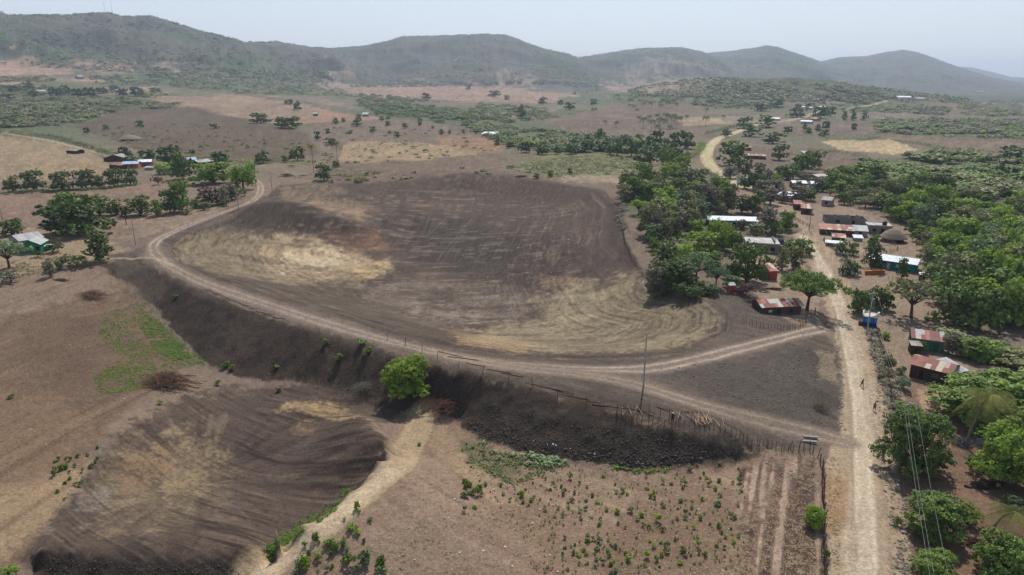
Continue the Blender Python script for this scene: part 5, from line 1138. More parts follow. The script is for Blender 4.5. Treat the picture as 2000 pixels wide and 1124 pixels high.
# ------------------------------------------------------------------ right side, near
T('round', 'dark', 1800, 936, 122, 124, 'big dark tree overhanging the road beneath the wires'); T('tall', 'mid', 1778, 850, 52, 56, 'smaller leafy tree around the power pole behind the big dark tree')
T('tall', 'mid', 1838, 1062, 94, 84, 'leafy green tree under the wires near the bottom right'); T('bush', 'mid', 1893, 1030, 48, 36, 'green bushy limb right of the tree under the wires', 'bush', 'bush', lod='hi')
T('round', 'mid', 1838, 1140, 76, 50, 'green treetop at the bottom edge under the wires'); T('round', 'mid', 1976, 1152, 108, 86, 'large green treetop in the bottom right corner'); T('round', 'bright', 1985, 960, 110, 110, 'bright feathery tree at the right edge below the palm')
T('round', 'mid', 1970, 850, 196, 92, 'very wide dark green tree behind the coconut palm'); T('round', 'dark', 1998, 800, 110, 56, 'dark tree behind the very wide tree at the right edge'); T('bush', 'mid', 1868, 812, 44, 30, 'leafy bush at the left foot of the very wide tree', 'bush', 'bush', lod='hi')
T('bush', 'pale', 1988, 1000, 40, 26, 'pale bush by the leaning palm', 'bush', 'bush', lod='hi')
T('spread', 'mid', 1590, 618, 112, 76, 'spreading flat topped tree between the brown board house and the road')
T('spread', 'olive', 1796, 632, 100, 74, 'wide grey-green umbrella tree above the green house'); T('round', 'dark', 1878, 640, 78, 74, 'dark green tree right of the wide umbrella tree'); T('round', 'dark', 1925, 655, 76, 84, 'second dark green tree nearer the right edge'); T('round', 'mid', 1972, 640, 70, 84, 'green tree of the wood edge at the right')
T('round', 'dark', 1465, 556, 70, 74, 'big round dark tree left of the orange shack')
T('round', 'dark', 1682, 616, 40, 46, 'dark leafy tree behind the white board on a post'); T('round', 'dark', 1728, 608, 44, 44, 'dark leafy tree right of the roadside pole'); T('tall', 'mid', 1700, 600, 26, 30, 'small yellowish green tree between two dark trees by the kiosk')
T('round', 'dark', 1665, 540, 38, 32, 'garden tree nearest the road by the turquoise house'); T('tall', 'dark', 1708, 530, 36, 50, 'tallest garden tree in front of the turquoise house'); T('tall', 'dark', 1764, 546, 20, 40, 'slim garden tree right in front of the turquoise wall')
T('round', 'mid', 1645, 498, 26, 28, 'small orchard tree in the corral, left one'); T('round', 'mid', 1668, 500, 20, 24, 'small orchard tree in the corral, right one'); T('tall', 'mid', 1706, 500, 22, 40, 'thin tree with an arching trunk beside the corral')
T('round', 'bright', 1732, 664, 14, 14, 'small yellow-green bush below the kiosk', 'bush', 'bush'); T('bush', 'mid', 1721, 745, 11, 14, 'small dark bush at the road edge near the walkers', 'bush', 'bush', lod='hi'); T('bush', 'olive', 1738, 726, 22, 30, 'grey-green bush in the roadside fence', 'bush', 'bush'); T('bush', 'mid', 1764, 733, 20, 16, 'dark bush at the left corner of the rust roofed house', 'bush', 'bush', lod='hi')
T('bush', 'pale', 1768, 764, 30, 26, 'pale bush below the left corner of the rust roofed house', 'bush', 'bush', lod='hi'); T('bush', 'mid', 1804, 694, 24, 22, 'green bush right of the small grey shed', 'bush', 'bush', lod='hi')
T('tall', 'grey', 1860, 694, 34, 40, 'greyish vine covered tree at the right end of the green house'); T('tall', 'mid', 1905, 706, 48, 44, 'leafy green tree above the very wide tree'); T('round', 'mid', 1942, 706, 36, 26, 'green bush right of the leafy tree above the palm', 'bush', 'bush', lod='hi'); T('bush', 'dark', 1882, 700, 30, 22, 'dark bush between the vine covered tree and the leafy tree', 'bush', 'bush', lod='hi')
T('round', 'bright', 1594, 1036, 38, 40, 'small bright green tree in the dense stake fence by the road'); T('bush', 'mid', 1616, 1096, 16, 20, 'low green shrub at the foot of the road fence', 'shrub', 'shrub', lod='hi')
T('bush', 'mid', 1756, 1030, 18, 16, 'small green shrub on the litter strewn road verge', 'shrub', 'shrub', lod='hi')
T('spread', 'bright', 1250, 422, 42, 28, 'small umbrella shaped tree on the upper right rim of the basin')
T('tall', 'grey', 1282, 586, 40, 60, 'thin greyish tree at the lower left corner of the dark grove'); T('round', 'mid', 1572, 500, 36, 30, 'bushy tree at the inside of the road bend')
ordered([(1278,474,40,34,('round','pale')),(1279,492,24,26,('round','lime')),(1362,464,36,32,('round','bright')),(1376,500,60,44,('round','bright')),(1408,492,50,56,('weep','bright')),(1436,494,36,46,('round','mid')),(1330,520,50,40,('weep','bright')),(1300,536,56,60,('tall','dark')),(1330,574,60,60,('tall','dark')),(1365,556,66,54,('spread','pale')),(1402,566,50,44,('spread','pale')),(1430,548,34,32,('tall','dark')),(1395,530,40,36,('tall','mid')),(1350,590,50,32,('bush','dark')),(1310,580,40,50,('round','dark')),(1290,560,36,48,('tall','olive')),(1432,566,30,26,('round','pale')),(1455,580,44,24,('bush','brown')),(1385,580,44,26,('bush','dark'))], ('round', 'dark'), 'tree of the dark grove above the lower right basin slope, %s from the left', group='trees of the grove above the basin')
ordered([(1448,450,24,20,('tall','grey')),(1478,468,34,30,('tall','olive')),(1500,458,38,50,('tall','grey')),(1518,462,26,30,('round','mid')),(1540,452,32,36,('round','mid')),(1475,422,38,38,('round','dark')),(1452,418,30,36,('tall','dark')),(1505,522,24,18,('bush','mid')),(1530,530,26,44,('tall','olive')),(1556,530,36,46,('tall','olive')),(1545,500,30,30,('tall','mid')),(1422,404,30,36,('tall','dark')),(1494,388,36,34,('tall','grey')),(1518,370,16,26,('weep','bright')),(1478,374,38,34,('round','dark'))], ('round', 'dark'), 'tree in the gap between grove and village lane, %s from the left', group='trees between grove and village lane')
ordered([(1415,318,50,52,('tall','dark')),(1448,330,40,46,('tall','dark')),(1433,292,28,18,('round','bright')),(1428,350,30,24,('tall','grey')),(1525,314,32,30),(1515,282,40,22),(1470,268,42,24,('tall','mid')),(1420,268,20,16),(1455,252,30,22),(1500,250,36,24,('tall','mid')),(1540,262,18,14),(1605,232,30,22),(1625,228,22,18),(1560,230,36,18,('round','mid')),(1490,218,36,18,('round','mid')),(1520,210,30,16,('round','mid')),(1560,214,14,10),(1585,212,22,10),(1650,236,12,18,('tall','mid')),(1668,236,14,20,('tall','mid')),(1690,236,14,18,('tall','mid')),(1598,258,10,14),(1615,254,16,16),(1669,256,11,14),(1572,254,8,12),(1580,262,16,12),(1612,268,20,14)], ('round', 'dark'), 'tree among the far farms right of the road, %s in order from the left' if False else 'tree among the far farms right of the road, in the scattered rows of them: %s from the left' if False else 'tree %s', ) if False else None
for i, q in enumerate(sorted([(1428,324,42,42,'tall','dark'),(1448,330,40,46,'tall','dark'),(1433,292,28,18,'round','bright'),(1428,350,30,24,'tall','grey'),(1525,314,32,30,'round','dark'),(1515,282,40,22,'round','dark'),(1470,268,42,24,'tall','mid'),(1420,268,20,16,'round','dark'),(1455,252,30,22,'round','dark'),(1500,250,36,24,'tall','mid'),(1540,262,18,14,'round','dark'),(1605,232,30,22,'round','dark'),(1625,228,22,18,'round','dark'),(1560,230,36,18,'round','mid'),(1490,218,36,18,'round','mid'),(1520,210,30,16,'round','mid'),(1560,214,14,10,'round','dark'),(1585,212,22,10,'round','dark'),(1650,236,12,18,'tall','mid'),(1668,236,14,20,'tall','mid'),(1690,236,14,18,'tall','mid'),(1598,258,10,14,'round','dark'),(1615,254,16,16,'round','dark'),(1669,256,11,14,'round','dark'),(1572,254,8,12,'round','dark'),(1580,262,16,12,'round','dark'),(1612,268,20,14,'round','dark')])):
    T(q[4], q[5], *q[:4], 'dark green tree among the far farms right of the upper road' if i > 12 else 'leafy tree standing between the upper road and the far farms', group='trees among the far farms' if i > 12 else 'trees between the upper road and the far farms')
ordered([(1570,338,44,36),(1592,330,46,36,('round','olive')),(1545,352,40,28),(1630,362,34,30),(1648,372,40,30),(1612,376,30,24),(1585,322,24,22,('tall','olive')),(1690,352,60,30),(1655,356,40,30)], ('round', 'mid'), 'rounded tree above the far village houses, %s from the left', group='rounded trees above the far village')
T('round', 'dark', 1990, 320, 60, 32, 'big dark tree at the right edge in the far fields'); T('round', 'dark', 1962, 350, 30, 26, 'dark round tree in the thicket near the right edge'); T('round', 'bright', 1916, 402, 40, 24, 'pale green tree against the dark strip field')
T('tall', 'grey', 94, 544, 22, 36, 'dead leafless tree standing in the fence at the left')
# ------------------------------------------------------------------ woods: every tree its own object
def wood(P, n, spc, kinds, size, label, group, seed, name='tree', hr=(.72, 1.15)):
    q = in_poly(P, n, seed, spc); X, Y = hit(q[:, 0], q[:, 1]); r = np.random.default_rng(seed + 1)
    o = np.argsort(-Y); X = X[o]; Y = Y[o]; cnt = 0
    for x, y in zip(X, Y):
        w = r.uniform(size[0] * .8, size[1] * 1.05)
        if any((x - a) ** 2 + (y - b) ** 2 < (c + w * .35) ** 2 for a, b, c in TAKEN[:70]): continue
        k, m = kinds[r.integers(len(kinds))]
        hh = w * r.uniform(*hr) * (.62 if k == 'spread' else .7 if k == 'bush' else 1)
        plant(k, m, x, y, w, hh, label % {'dark': 'dark green', 'mid': 'green', 'bright': 'bright green', 'olive': 'olive green', 'grey': 'bare greyish', 'pale': 'pale green', 'lime': 'yellow-green', 'brown': 'brown'}[m], name, 'tree', group % m)
W1 = [(1722,392),(1800,392),(1880,408),(2015,418),(2015,640),(1960,620),(1850,600),(1822,560),(1808,500),(1790,470),(1760,436),(1735,420)]
wood(W1, 135, 15, [('round','bright'),('round','mid'),('round','bright'),('round','pale'),('round','dark'),('round','olive'),('round','bright'),('tall','mid')], (6.5, 10.5), '%s tree of the dense wood filling the right edge', 'dense wood at the right edge: %s trees', 11)
wood([(1600,372),(1700,360),(1760,372),(1860,388),(1760,396),(1720,412),(1640,404)], 34, 13, [('round','mid'),('round','dark'),('spread','olive'),('tall','mid')], (7, 11), '%s tree of the wood behind the roofless block shell', 'wood behind the block shell: %s trees', 12)
wood([(1440,344),(1560,345),(1600,352),(1600,392),(1560,400),(1500,400),(1450,385)], 15, 18, [('round','mid'),('tall','dark'),('round','dark'),('tall','grey')], (6, 9), '%s tree among the far village houses', 'trees among the far village houses: %s', 13)
wood([(1220,395),(1225,365),(1290,345),(1340,352),(1380,374),(1415,390),(1340,388),(1270,400)], 34, 15, [('round','mid'),('round','dark'),('tall','bright'),('tall','olive')], (7.5, 11), '%s tree at the upper end of the wood right of the basin', 'upper end of the wood right of the basin: %s trees', 14)
wood([(1262,462),(1262,425),(1320,392),(1420,390),(1432,420),(1380,430),(1360,450),(1310,470)], 44, 13, [('tall','olive'),('round','olive'),('tall','pale'),('tall','bright'),('tall','grey')], (6, 9), '%s slender tree of the grey-green wood between basin and white roof', 'grey-green wood between basin and white roof: %s trees', 15, hr=(1.0, 1.35))
wood([(1100,292),(1180,272),(1280,284),(1320,300),(1300,318),(1200,304)], 24, 13, [('round','dark'),('round','dark'),('round','mid')], (8, 12), '%s tree of the dark belt above the green pasture', 'dark belt above the green pasture: %s trees', 16)
wood([(1290,312),(1340,308),(1348,322),(1338,345),(1300,345)], 14, 12, [('round','dark'),('round','mid')], (7, 10), '%s tree beside the far road bend', 'trees beside the far road bend: %s', 17)
# ------------------------------------------------------------------ hedges
hedge([(-20,382),(60,378),(130,374),(200,370),(270,362)], 1.8, 3.2, 'dark', 'dark low hedge linking the round trees below the farm')
hedge([(0,258),(50,264),(110,272),(150,284),(190,296),(232,308)], 4, 6, 'dark', 'dark hedge along the light farm road at the left')
hedge([(-20,256),(30,262),(60,268)], 4, 7, 'olive', 'olive scrub hedge at the left edge by the farm road')
hedge([(1705,646),(1716,690),(1726,720),(1738,770),(1752,820)], 1.4, 2.2, 'grey', 'dry grey brush hedge on the fence right of the main road', gap=.2)
hedge([(1720,268),(1800,272),(1900,278),(2020,285)], 5, 9, 'dark', 'long dark hedge above the brown strip field at the right') if False else hedge([(1706,262),(1760,268),(1900,274),(2020,278)], 4, 8, 'dark', 'long dark hedge below the far right scrub')
hedge([(1850,293),(1900,297),(1960,302),(1990,304)], 3, 6, 'dark', 'dark hedge between two brown strips at the right')
hedge([(1745,275),(1800,283),(1850,292)], 2.5, 6, 'dark', 'short dark hedge at the right end of the tan field')
hedge([(1610,296),(1660,302),(1690,308)], 3, 6, 'dark', 'dark hedge below the tan field'); hedge([(1620,272),(1680,274),(1718,268)], 3, 6, 'dark', 'dark hedge above the tan field')
hedge([(1540,300),(1600,308),(1680,314)], 1.6, 4, 'olive', 'thin hedge across the brown field below the tan field', gap=.3)
hedge([(1510,312),(1580,322),(1640,326),(1692,330)], 1.6, 4, 'dark', 'thin dark hedge above the olive thicket at the right', gap=.25) if False else None
hedge([(1055,240),(1120,232),(1180,222),(1250,206)], 4, 10, 'dark', 'dark hedge on the left side of the far brown field') if False else hedge([(1060,234),(1110,226),(1145,218)], 4, 9, 'dark', 'dark hedge on the left side of the far brown field')
hedge([(1100,196),(1150,190),(1196,182),(1260,168),(1320,157)], 5, 16, 'dark', 'dark tree line rising towards the far central hill'); hedge([(780,195),(880,199),(1000,202),(1060,206),(1130,200),(1200,196)], 4, 14, 'dark', 'dark tree line below the far pink field')
hedge([(770,190),(800,192),(860,200)], 3, 10, 'olive', 'olive scrub line left of the far pink field') ; hedge([(1190,182),(1260,186),(1340,190),(1400,186)], 4, 12, 'dark', 'dark tree line below the far right fields')
hedge([(1290,330),(1330,318),(1362,300),(1372,285)], 4, 5, 'mid', 'green hedge on the left side of the far road bend'); hedge([(1376,262),(1400,258),(1440,246)], 4, 6, 'dark', 'dark hedge where the far road turns right')
hedge([(1400,350),(1372,336)], 3, 5, 'dark', 'dark hedge at the near end of the far road bend')
hedge([(350,206),(300,212),(230,216),(150,222)], 5, 12, 'dark', 'dark thicket edge above the brown field') ; hedge([(480,186),(560,196),(640,208),(720,222)], 3.5, 10, 'dark', 'dark hedge between the two far left fields')
hedge([(1990,388),(1900,384),(1800,382),(1740,378),(1690,372)], 6, 9, 'dark', 'dark edge of the olive thicket above the bare strip')
hedge([(1130,206),(1180,200),(1240,196),(1330,192)], 4, 10, 'mid', 'green hedge above the brown palm field')
hedge([(700,222),(760,228),(840,238),(900,246)], 4.5, 10, 'mid', 'green tree line below the far belt of scrub'); 
hedge([(500,312),(560,318),(600,322)], 3, 6, 'mid', 'green shrub line left of the coconut palms', gap=.2); hedge([(320,300),(420,312),(500,318)], 2.5, 6, 'mid', 'green shrub line behind the silver roofed farmhouses', gap=.25)
hedge([(20,165),(120,168),(200,172),(330,184)], 4, 14, 'mid', 'green shrub line at the left foot of the hills', gap=.15); hedge([(-20,144),(90,148),(170,146),(300,142)], 4, 14, 'mid', 'green shrub line between the pink fields at the far left', gap=.2)
hedge([(640,188),(700,196),(780,203)], 4, 12, 'mid', 'green shrub line joining the two far belts'); hedge([(1420,226),(1480,230),(1540,232)], 4, 9, 'dark', 'dark hedge behind the white farm by the far road')
hedge([(1500,262),(1580,266),(1640,270),(1700,266)], 3, 7, 'mid', 'green hedge above the tan field'); hedge([(1650,204),(1700,198),(1745,190)], 5, 9, 'dark', 'dark trees along the far end of the road'); hedge([(1770,196),(1850,200),(1940,202),(2020,206)], 5, 14, 'dark', 'long dark tree line across the far right plain')
hedge([(1500,330),(1560,332),(1640,334)], 2.5, 5, 'olive', 'thin hedge below the long rust roofed shed', gap=.2); hedge([(1220,396),(1212,420),(1218,450)], 1.6, 2.5, 'grey', 'dry brush line on the right rim of the basin', gap=.35)
# ------------------------------------------------------------------ scrub nobody could count
def scrub(polys, dens_, size, hh, ms, name, seed, lobk='spread', nlf=(4, 6, .34), seen=None):
    for ci, m in enumerate(ms):
        r = np.random.default_rng(seed + ci * 7); q = np.concatenate([in_poly(P, int(n * dens_ * 1.45 / len(ms)), seed + 13 * i + ci) for i, (P, n) in enumerate(polys)])
        X, Y = hit(q[:, 0], q[:, 1]); kk = fbm(X / 38, Y / 55, seed, 3) > {'acacia_thicket': -.42, 'green_belt': -.5, 'undergrowth': -1, 'low_scrub': -.4}.get(name, -.3); X, Y = X[kk], Y[kk]; n = len(X)
        V, Tt = leaf_arrays([(0, 0, .55, .5, .5, .3), (.32, .1, .45, .3, .3, .25), (-.3, .15, .5, .33, .3, .25), (.05, -.3, .42, .3, .28, .22)], nlf[0], nlf[1], nlf[2], r, clump=.5, up=1.1)
        wv = size[0] * .7 + (size[1] * 1.15 - size[0] * .7) * r.random(n) ** 1.8; sc = np.stack([wv, wv * hh * r.uniform(.7, 1.3, n)], 1)
        o = merged(name, V, Tt, np.stack([X, Y, gz(X, Y) - .2], 1), sc, r.uniform(0, 6.28, n), r.uniform(-.15, .25, n), LM[m]); o['kind'] = 'stuff'
scrub([([(1690,318),(1790,306),(1850,300),(2020,322),(2020,386),(1880,384),(1760,376),(1670,356)], 300)], 1.5, (4.5, 10.5), .62, ['olive', 'mid', 'olive', 'mid'], 'acacia_thicket', 100, nlf=(9, 9, .2))
scrub([([(1700,238),(1800,230),(2020,236),(2020,272),(1850,268),(1720,260)], 420), ([(1640,214),(1760,206),(1860,210),(1850,226),(1700,220)], 200), ([(1860,200),(2020,196),(2020,232),(1880,226)], 260)], 1.5, (4, 10), .5, ['olive', 'mid', 'grey'], 'far_scrub', 110, nlf=(5, 6, .28))
scrub([([(-20,196),(200,190),(350,204),(330,212),(230,218),(140,245),(-20,252)], 700), ([(-20,170),(60,168),(330,186),(300,192),(200,186),(-20,192)], 260), ([(330,150),(640,162),(700,192),(640,188),(480,184),(330,170)], 650), ([(150,150),(330,146),(345,168),(200,168)], 160), ([(-20,150),(100,150),(110,160),(-20,162)], 70), ([(230,132),(640,140),(680,160),(600,160),(340,148)], 500)], 1.6, (4, 10), .55, ['olive', 'grey', 'mid'], 'far_scrub', 120, nlf=(4, 6, .3))
scrub([([(690,205),(780,203),(900,215),(950,235),(860,240),(760,228)], 330), ([(880,240),(1000,248),(1090,258),(1220,274),(1330,300),(1180,300),(1060,296),(990,286)], 330), ([(940,205),(1060,212),(1090,230),(990,240),(900,225)], 200), ([(700,185),(760,188),(860,200),(700,205)], 150)], 1.5, (4, 9.5), .6, ['mid', 'olive', 'dark'], 'green_belt', 130, nlf=(6, 8, .22))
scrub([([(1190,186),(1400,184),(1520,205),(1440,212),(1340,205),(1200,196)], 260), ([(1380,165),(1560,160),(1700,178),(1760,192),(1700,204),(1650,208),(1500,198),(1400,190)], 700), ([(1120,160),(1180,165),(1190,182),(1120,186)], 100), ([(640,170),(700,168),(800,160),(1000,158),(1100,158),(1150,165),(1000,166),(760,172)], 400)], 1.5, (4.5, 11), .55, ['olive', 'grey', 'dark'], 'far_scrub', 140, nlf=(4, 5, .32))
scrub([([(1560,350),(1690,352),(1700,362),(1620,360)], 40), ([(1300,470),(1400,440),(1440,470),(1300,560)], 50), ([(1215,362),(1260,340),(1280,350),(1230,400)], 40), ([(1840,655),(1990,690),(1990,720),(1880,700)], 30), ([(1560,545),(1600,560),(1560,600)], 6)], 1, (2, 5), .6, ['olive', 'mid'], 'undergrowth', 150, nlf=(8, 8, .2))
scrub([([(130,252),(380,240),(600,280),(560,312),(330,310),(200,290)], 150), ([(500,302),(650,300),(640,345),(540,320)], 60), ([(985,330),(1250,306),(1270,335),(1090,350)], 60), ([(640,240),(980,262),(960,310),(660,320)], 110), ([(700,175),(1120,180),(1050,200),(700,195)], 200), ([(700,340),(1000,322),(1000,345),(640,358)], 40)], 1, (1.6, 3.6), .6, ['mid', 'olive'], 'low_scrub', 160, nlf=(4, 5, .35))
scrub([([(2010,420),(2500,430),(2700,700),(2050,640)], 260), ([(2010,300),(2500,300),(2500,420),(2010,410)], 260), ([(2020,700),(2300,690),(2600,1124),(2060,1124)], 26)], 1, (5, 10), .8, ['bright', 'mid', 'olive'], 'side_woodland', 170, nlf=(10, 10, .2))
scrub([([(-500,200),(-20,195),(-20,255),(-500,262)], 260), ([(-500,360),(-20,370),(-20,385),(-500,390)], 40), ([(-500,420),(-20,440),(-20,470),(-500,480)], 20)], 1, (6, 12), .6, ['olive', 'mid'], 'side_woodland', 180, nlf=(7, 8, .25))
# canopy on the hills
def skyline_trees():
    r = np.random.default_rng(9); us = r.uniform(-40, 2040, 1500); out = []
    dx, dy, dz = ray(us, np.full(us.shape, 100.0)); t = dx / dy
    a = np.clip(np.interp(t, TT, np.arange(nT)), 0, nT - 1.001).astype(int); far_ = RR > 1500; el = (Zg[far_][:, a] - CAM_H) / RR[far_][:, None]; j = np.argmax(el, 0)
    rr = RR[far_][j] * r.uniform(.985, 1.0, len(j)); y = rr / np.sqrt(1 + t * t); x = t * y
    V, Tt = leaf_arrays([(0, 0, .5, .5, .5, .45)], 4, 4, .5, r, clump=.5, up=.5); w_ = r.uniform(6, 14, len(x)) * (1 + (r.random(len(x)) < .03) * .6)
    o = merged('hill_forest', V, Tt, np.stack([x, y, gz(x, y) - 2], 1), np.stack([w_, w_ * r.uniform(.35, .7, len(x))], 1), r.uniform(0, 6.28, len(x)), r.uniform(-.15, .2, len(x)), LM['olive']); o['kind'] = 'stuff'
skyline_trees()
r = np.random.default_rng(5); n = 20000; tt = r.uniform(-.82, .82, n); rr_ = np.exp(r.uniform(math.log(1500), math.log(5200), n)); YY = rr_ / np.sqrt(1 + tt ** 2); XX = YY * tt; zz = gz(XX, YY)
k = (zz - zbase(tt, rr_)) > 12; XX, YY, zz = XX[k], YY[k], zz[k]; vis = fbm(XX / 170, YY / 170, 99, 4) > -.12; XX, YY, zz = XX[vis], YY[vis], zz[vis]
for ci, m in enumerate(['olive', 'grey', 'pale']):
    s_ = slice(ci, None, 3); V, Tt = leaf_arrays([(0, 0, .5, .5, .5, .4)], 5, 4, .45, r, clump=.5, up=.6); nn = len(XX[s_]); wv = r.uniform(7, 15, nn)
    o = merged('hill_forest', V, Tt, np.stack([XX[s_], YY[s_], zz[s_] - 1], 1), np.stack([wv, wv * .6], 1), r.uniform(0, 6.28, nn), r.uniform(-.15, .2, nn), LM[m]); o['kind'] = 'stuff'
# far tree line on the skyline of the left hill, antenna masts
# ------------------------------------------------------------------ small field shrubs, weeds, clods, litter
SH = []
for k in range(5):
    r = np.random.default_rng(300 + k); L = [(r.uniform(-.25, .25), r.uniform(-.25, .25), r.uniform(.15, .6), .24, .24, .3) for _ in range(5 if k < 3 else 8)]
    SH.append(quads_mesh('field_shrub', *leaf_arrays(L, 8, 7, .17, r, clump=.5)))
def shrubs(P, n, spc, size, label, group, seed, ms=('mid', 'bright', 'bright', 'pale', 'olive')):
    q = in_poly(P, n, seed, spc); X, Y = hit(q[:, 0], q[:, 1]); r = random.Random(seed)
    for x, y in zip(X, Y):
        m = ms[r.randrange(len(ms))]; o = crown_obj(SH[r.randrange(5)], m, None, 'field_shrub'); s_ = (size[0] + (size[1] - size[0]) * r.random() ** 1.5) * (1.5 if r.random() < .08 else 1)
        o.location = (x, y, float(gz(x, y)) - .03); o.scale = (s_, s_, s_ * r.uniform(.8, 1.6)); o.rotation_euler = (0, 0, r.uniform(0, 6.28))
        tag(o, label % {'mid': 'green', 'bright': 'bright green', 'pale': 'greyish green', 'olive': 'olive green', 'dark': 'dark green'}[m], 'shrub', group % m)
lab = '%s shrub growing on the straw coloured field, in the %s'
shrubs([(905,862),(960,880),(1040,905),(1120,960),(1100,1040),(1040,1000),(950,960),(900,900)], 58, 7, (.26, .68), '%s shrub on the straw field, upper left part near the grass patch', 'shrubs in the upper left of the straw field: %s', 401)
shrubs([(1060,930),(1250,930),(1420,900),(1460,930),(1440,1090),(1250,1124),(1100,1100),(1080,1000)], 130, 8, (.4, .85), '%s shrub scattered over the middle of the straw field', 'shrubs scattered over the middle of the straw field: %s', 402)
shrubs([(1060,1030),(1240,1060),(1220,1124),(1100,1124)], 24, 8, (.3, .75), '%s shrub near the bottom edge of the straw field', 'shrubs near the bottom of the straw field: %s', 403)
shrubs([(562,1124),(600,1060),(680,1010),(720,970),(738,985),(725,1050),(700,1075),(640,1124)], 26, 9, (.5, 1.15), '%s shrub beside the light track at the bottom', 'shrubs beside the light track: %s', 404)
shrubs([(895,940),(930,935),(950,985),(905,1000)], 11, 7, (.7, 1.2), '%s shrub in the tight clump right of the track fork', 'shrubs in the clump right of the track fork: %s', 405)
shrubs([(660,1090),(745,1085),(745,1124),(650,1124)], 5, 14, (1.1, 1.4), '%s big round shrub at the bottom edge', 'big round shrubs at the bottom edge: %s', 406, ms=('pale', 'mid'))
shrubs([(100,905),(200,870),(200,900),(150,960),(130,985),(110,980)], 24, 6, (.5, .9), '%s shrub on the rim left of the small pond', 'shrubs on the rim left of the small pond: %s', 407, ms=('mid', 'dark'))
for i, (u, v, s_) in enumerate([(705,676,1.5),(718,690,1.3),(660,705,1.4),(636,672,1.0),(345,582,1.0),(312,790,.8),(22,778,.8),(425,752,.9),(545,765,.9),(820,870,.5),(540,720,.8),(440,718,1.3),(452,722,1.0)]):
    x, y, z = at(u, v); o = crown_obj(SH[i % 5], 'mid', None, 'bank_shrub'); o.location = (x, y, z); o.scale = (s_ * 1.5, s_ * 1.5, s_ * 1.3); tag(o, 'small green shrub on the embankment side or its foot, %s from the list' % ORD[i] if False else 'lone small shrub on or below the long embankment', 'shrub', 'lone shrubs on or below the embankment')
def seedlings(P, n, m, seed):
    q = in_poly(P, n, seed); X, Y = hit(q[:, 0], q[:, 1]); r = np.random.default_rng(seed); V, Tt = leaf_arrays([(0, 0, .35, .25, .25, .35), (.1, .1, .2, .2, .2, .2)], 7, 5, .2, r, clump=.5); wv = r.uniform(.15, .5, n)
    o = merged('seedlings', V, Tt, np.stack([X, Y, gz(X, Y) - .03], 1), np.stack([wv, wv * 1.3], 1), r.uniform(0, 6.28, n), r.uniform(-.15, .3, n), LM[m]); o['kind'] = 'stuff'
for i_, m_ in enumerate(('mid', 'bright', 'olive')): seedlings([(900,870),(1250,925),(1460,905),(1450,1120),(1050,1120),(960,980)], 190, m_, 420 + i_)
def cover(P, n, size, m, name, seed, h=.6, thin=0):
    q = in_poly(P, n, seed); X, Y = hit(q[:, 0], q[:, 1]); r = np.random.default_rng(seed)
    if thin: k = fbm(X / 5, Y / 5, seed, 3) + .8 * fbm(X / .9, Y / .9, seed + 3, 2) > thin - .3; X, Y = X[k], Y[k]
    V, Tt = leaf_arrays([(0, 0, .3, .5, .5, .3)], 5, 5, .3, r, clump=.5); nn = len(X); wv = r.uniform(*size, nn)
    o = merged(name, V, Tt, np.stack([X, Y, gz(X, Y) - .03], 1), np.stack([wv, wv * h], 1), r.uniform(0, 6.28, nn), r.uniform(-.15, .25, nn), LM[m]); o['kind'] = 'stuff'
cover([(250,600),(290,590),(320,630),(370,680),(410,712),(350,720),(280,760),(200,770),(180,740),(240,700),(190,660),(200,610)], 3400, (.25, .7), 'mid', 'weeds', 500, thin=.1)
cover([(290,600),(320,640),(400,710),(350,712),(300,680),(270,630)], 1300, (.3, .9), 'mid', 'weeds', 501, thin=0.05)
cover([(495,1085),(560,1040),(640,985),(700,935),(712,942),(650,1000),(570,1060),(505,1108)], 800, (.35, .8), 'mid', 'weeds', 502, thin=.45)
cover([(890,845),(960,880),(1040,900),(1110,900),(1060,930),(1000,945),(920,910)], 1100, (.4, 1.0), 'olive', 'weeds', 503, thin=.5)
cover([(940,865),(1060,895),(1150,905),(1060,915),(980,900)], 260, (.7, 1.5), 'pale', 'weeds', 504, thin=.5); cover([(1160,905),(1260,918),(1380,905),(1260,925),(1170,918)], 200, (.4, .9), 'mid', 'weeds', 505, thin=.5)
cover([(880,830),(1250,925),(1480,905),(1440,1124),(760,1124),(860,900)], 1500, (.15, .4), 'olive', 'weeds', 506, thin=.4); cover([(-10,600),(200,560),(300,760),(200,870),(-10,1000)], 500, (.15, .4), 'olive', 'weeds', 507, thin=.5)
cover([(640,330),(760,335),(700,350),(640,350)], 250, (1, 2), 'mid', 'weeds', 508, thin=.5); cover([(990,325),(1120,305),(1240,306),(1250,330),(1090,345)], 900, (1.2, 3), 'olive', 'weeds', 509, h=.35)
cover([(0,510),(60,500),(130,500),(170,512),(100,528),(0,550)], 260, (.5, 1.2), 'olive', 'weeds', 510, thin=.5); cover([(1500,905),(1600,890),(1605,1124),(1400,1124)], 1800, (.2, .55), 'straw', 'straw', 511, h=.25)
cover([(840,870),(1400,920),(1440,1124),(700,1124)], 3200, (.15, .4), 'straw', 'straw', 512, h=.25); cover([(1700,640),(1730,700),(1760,860),(1790,1124),(1745,1124),(1715,860)], 700, (.25, .7), 'grey', 'dry_brush', 513, thin=.4)
cover([(1620,880),(1640,900),(1640,1124),(1615,1124)], 150, (.15, .4), 'straw', 'straw', 514)
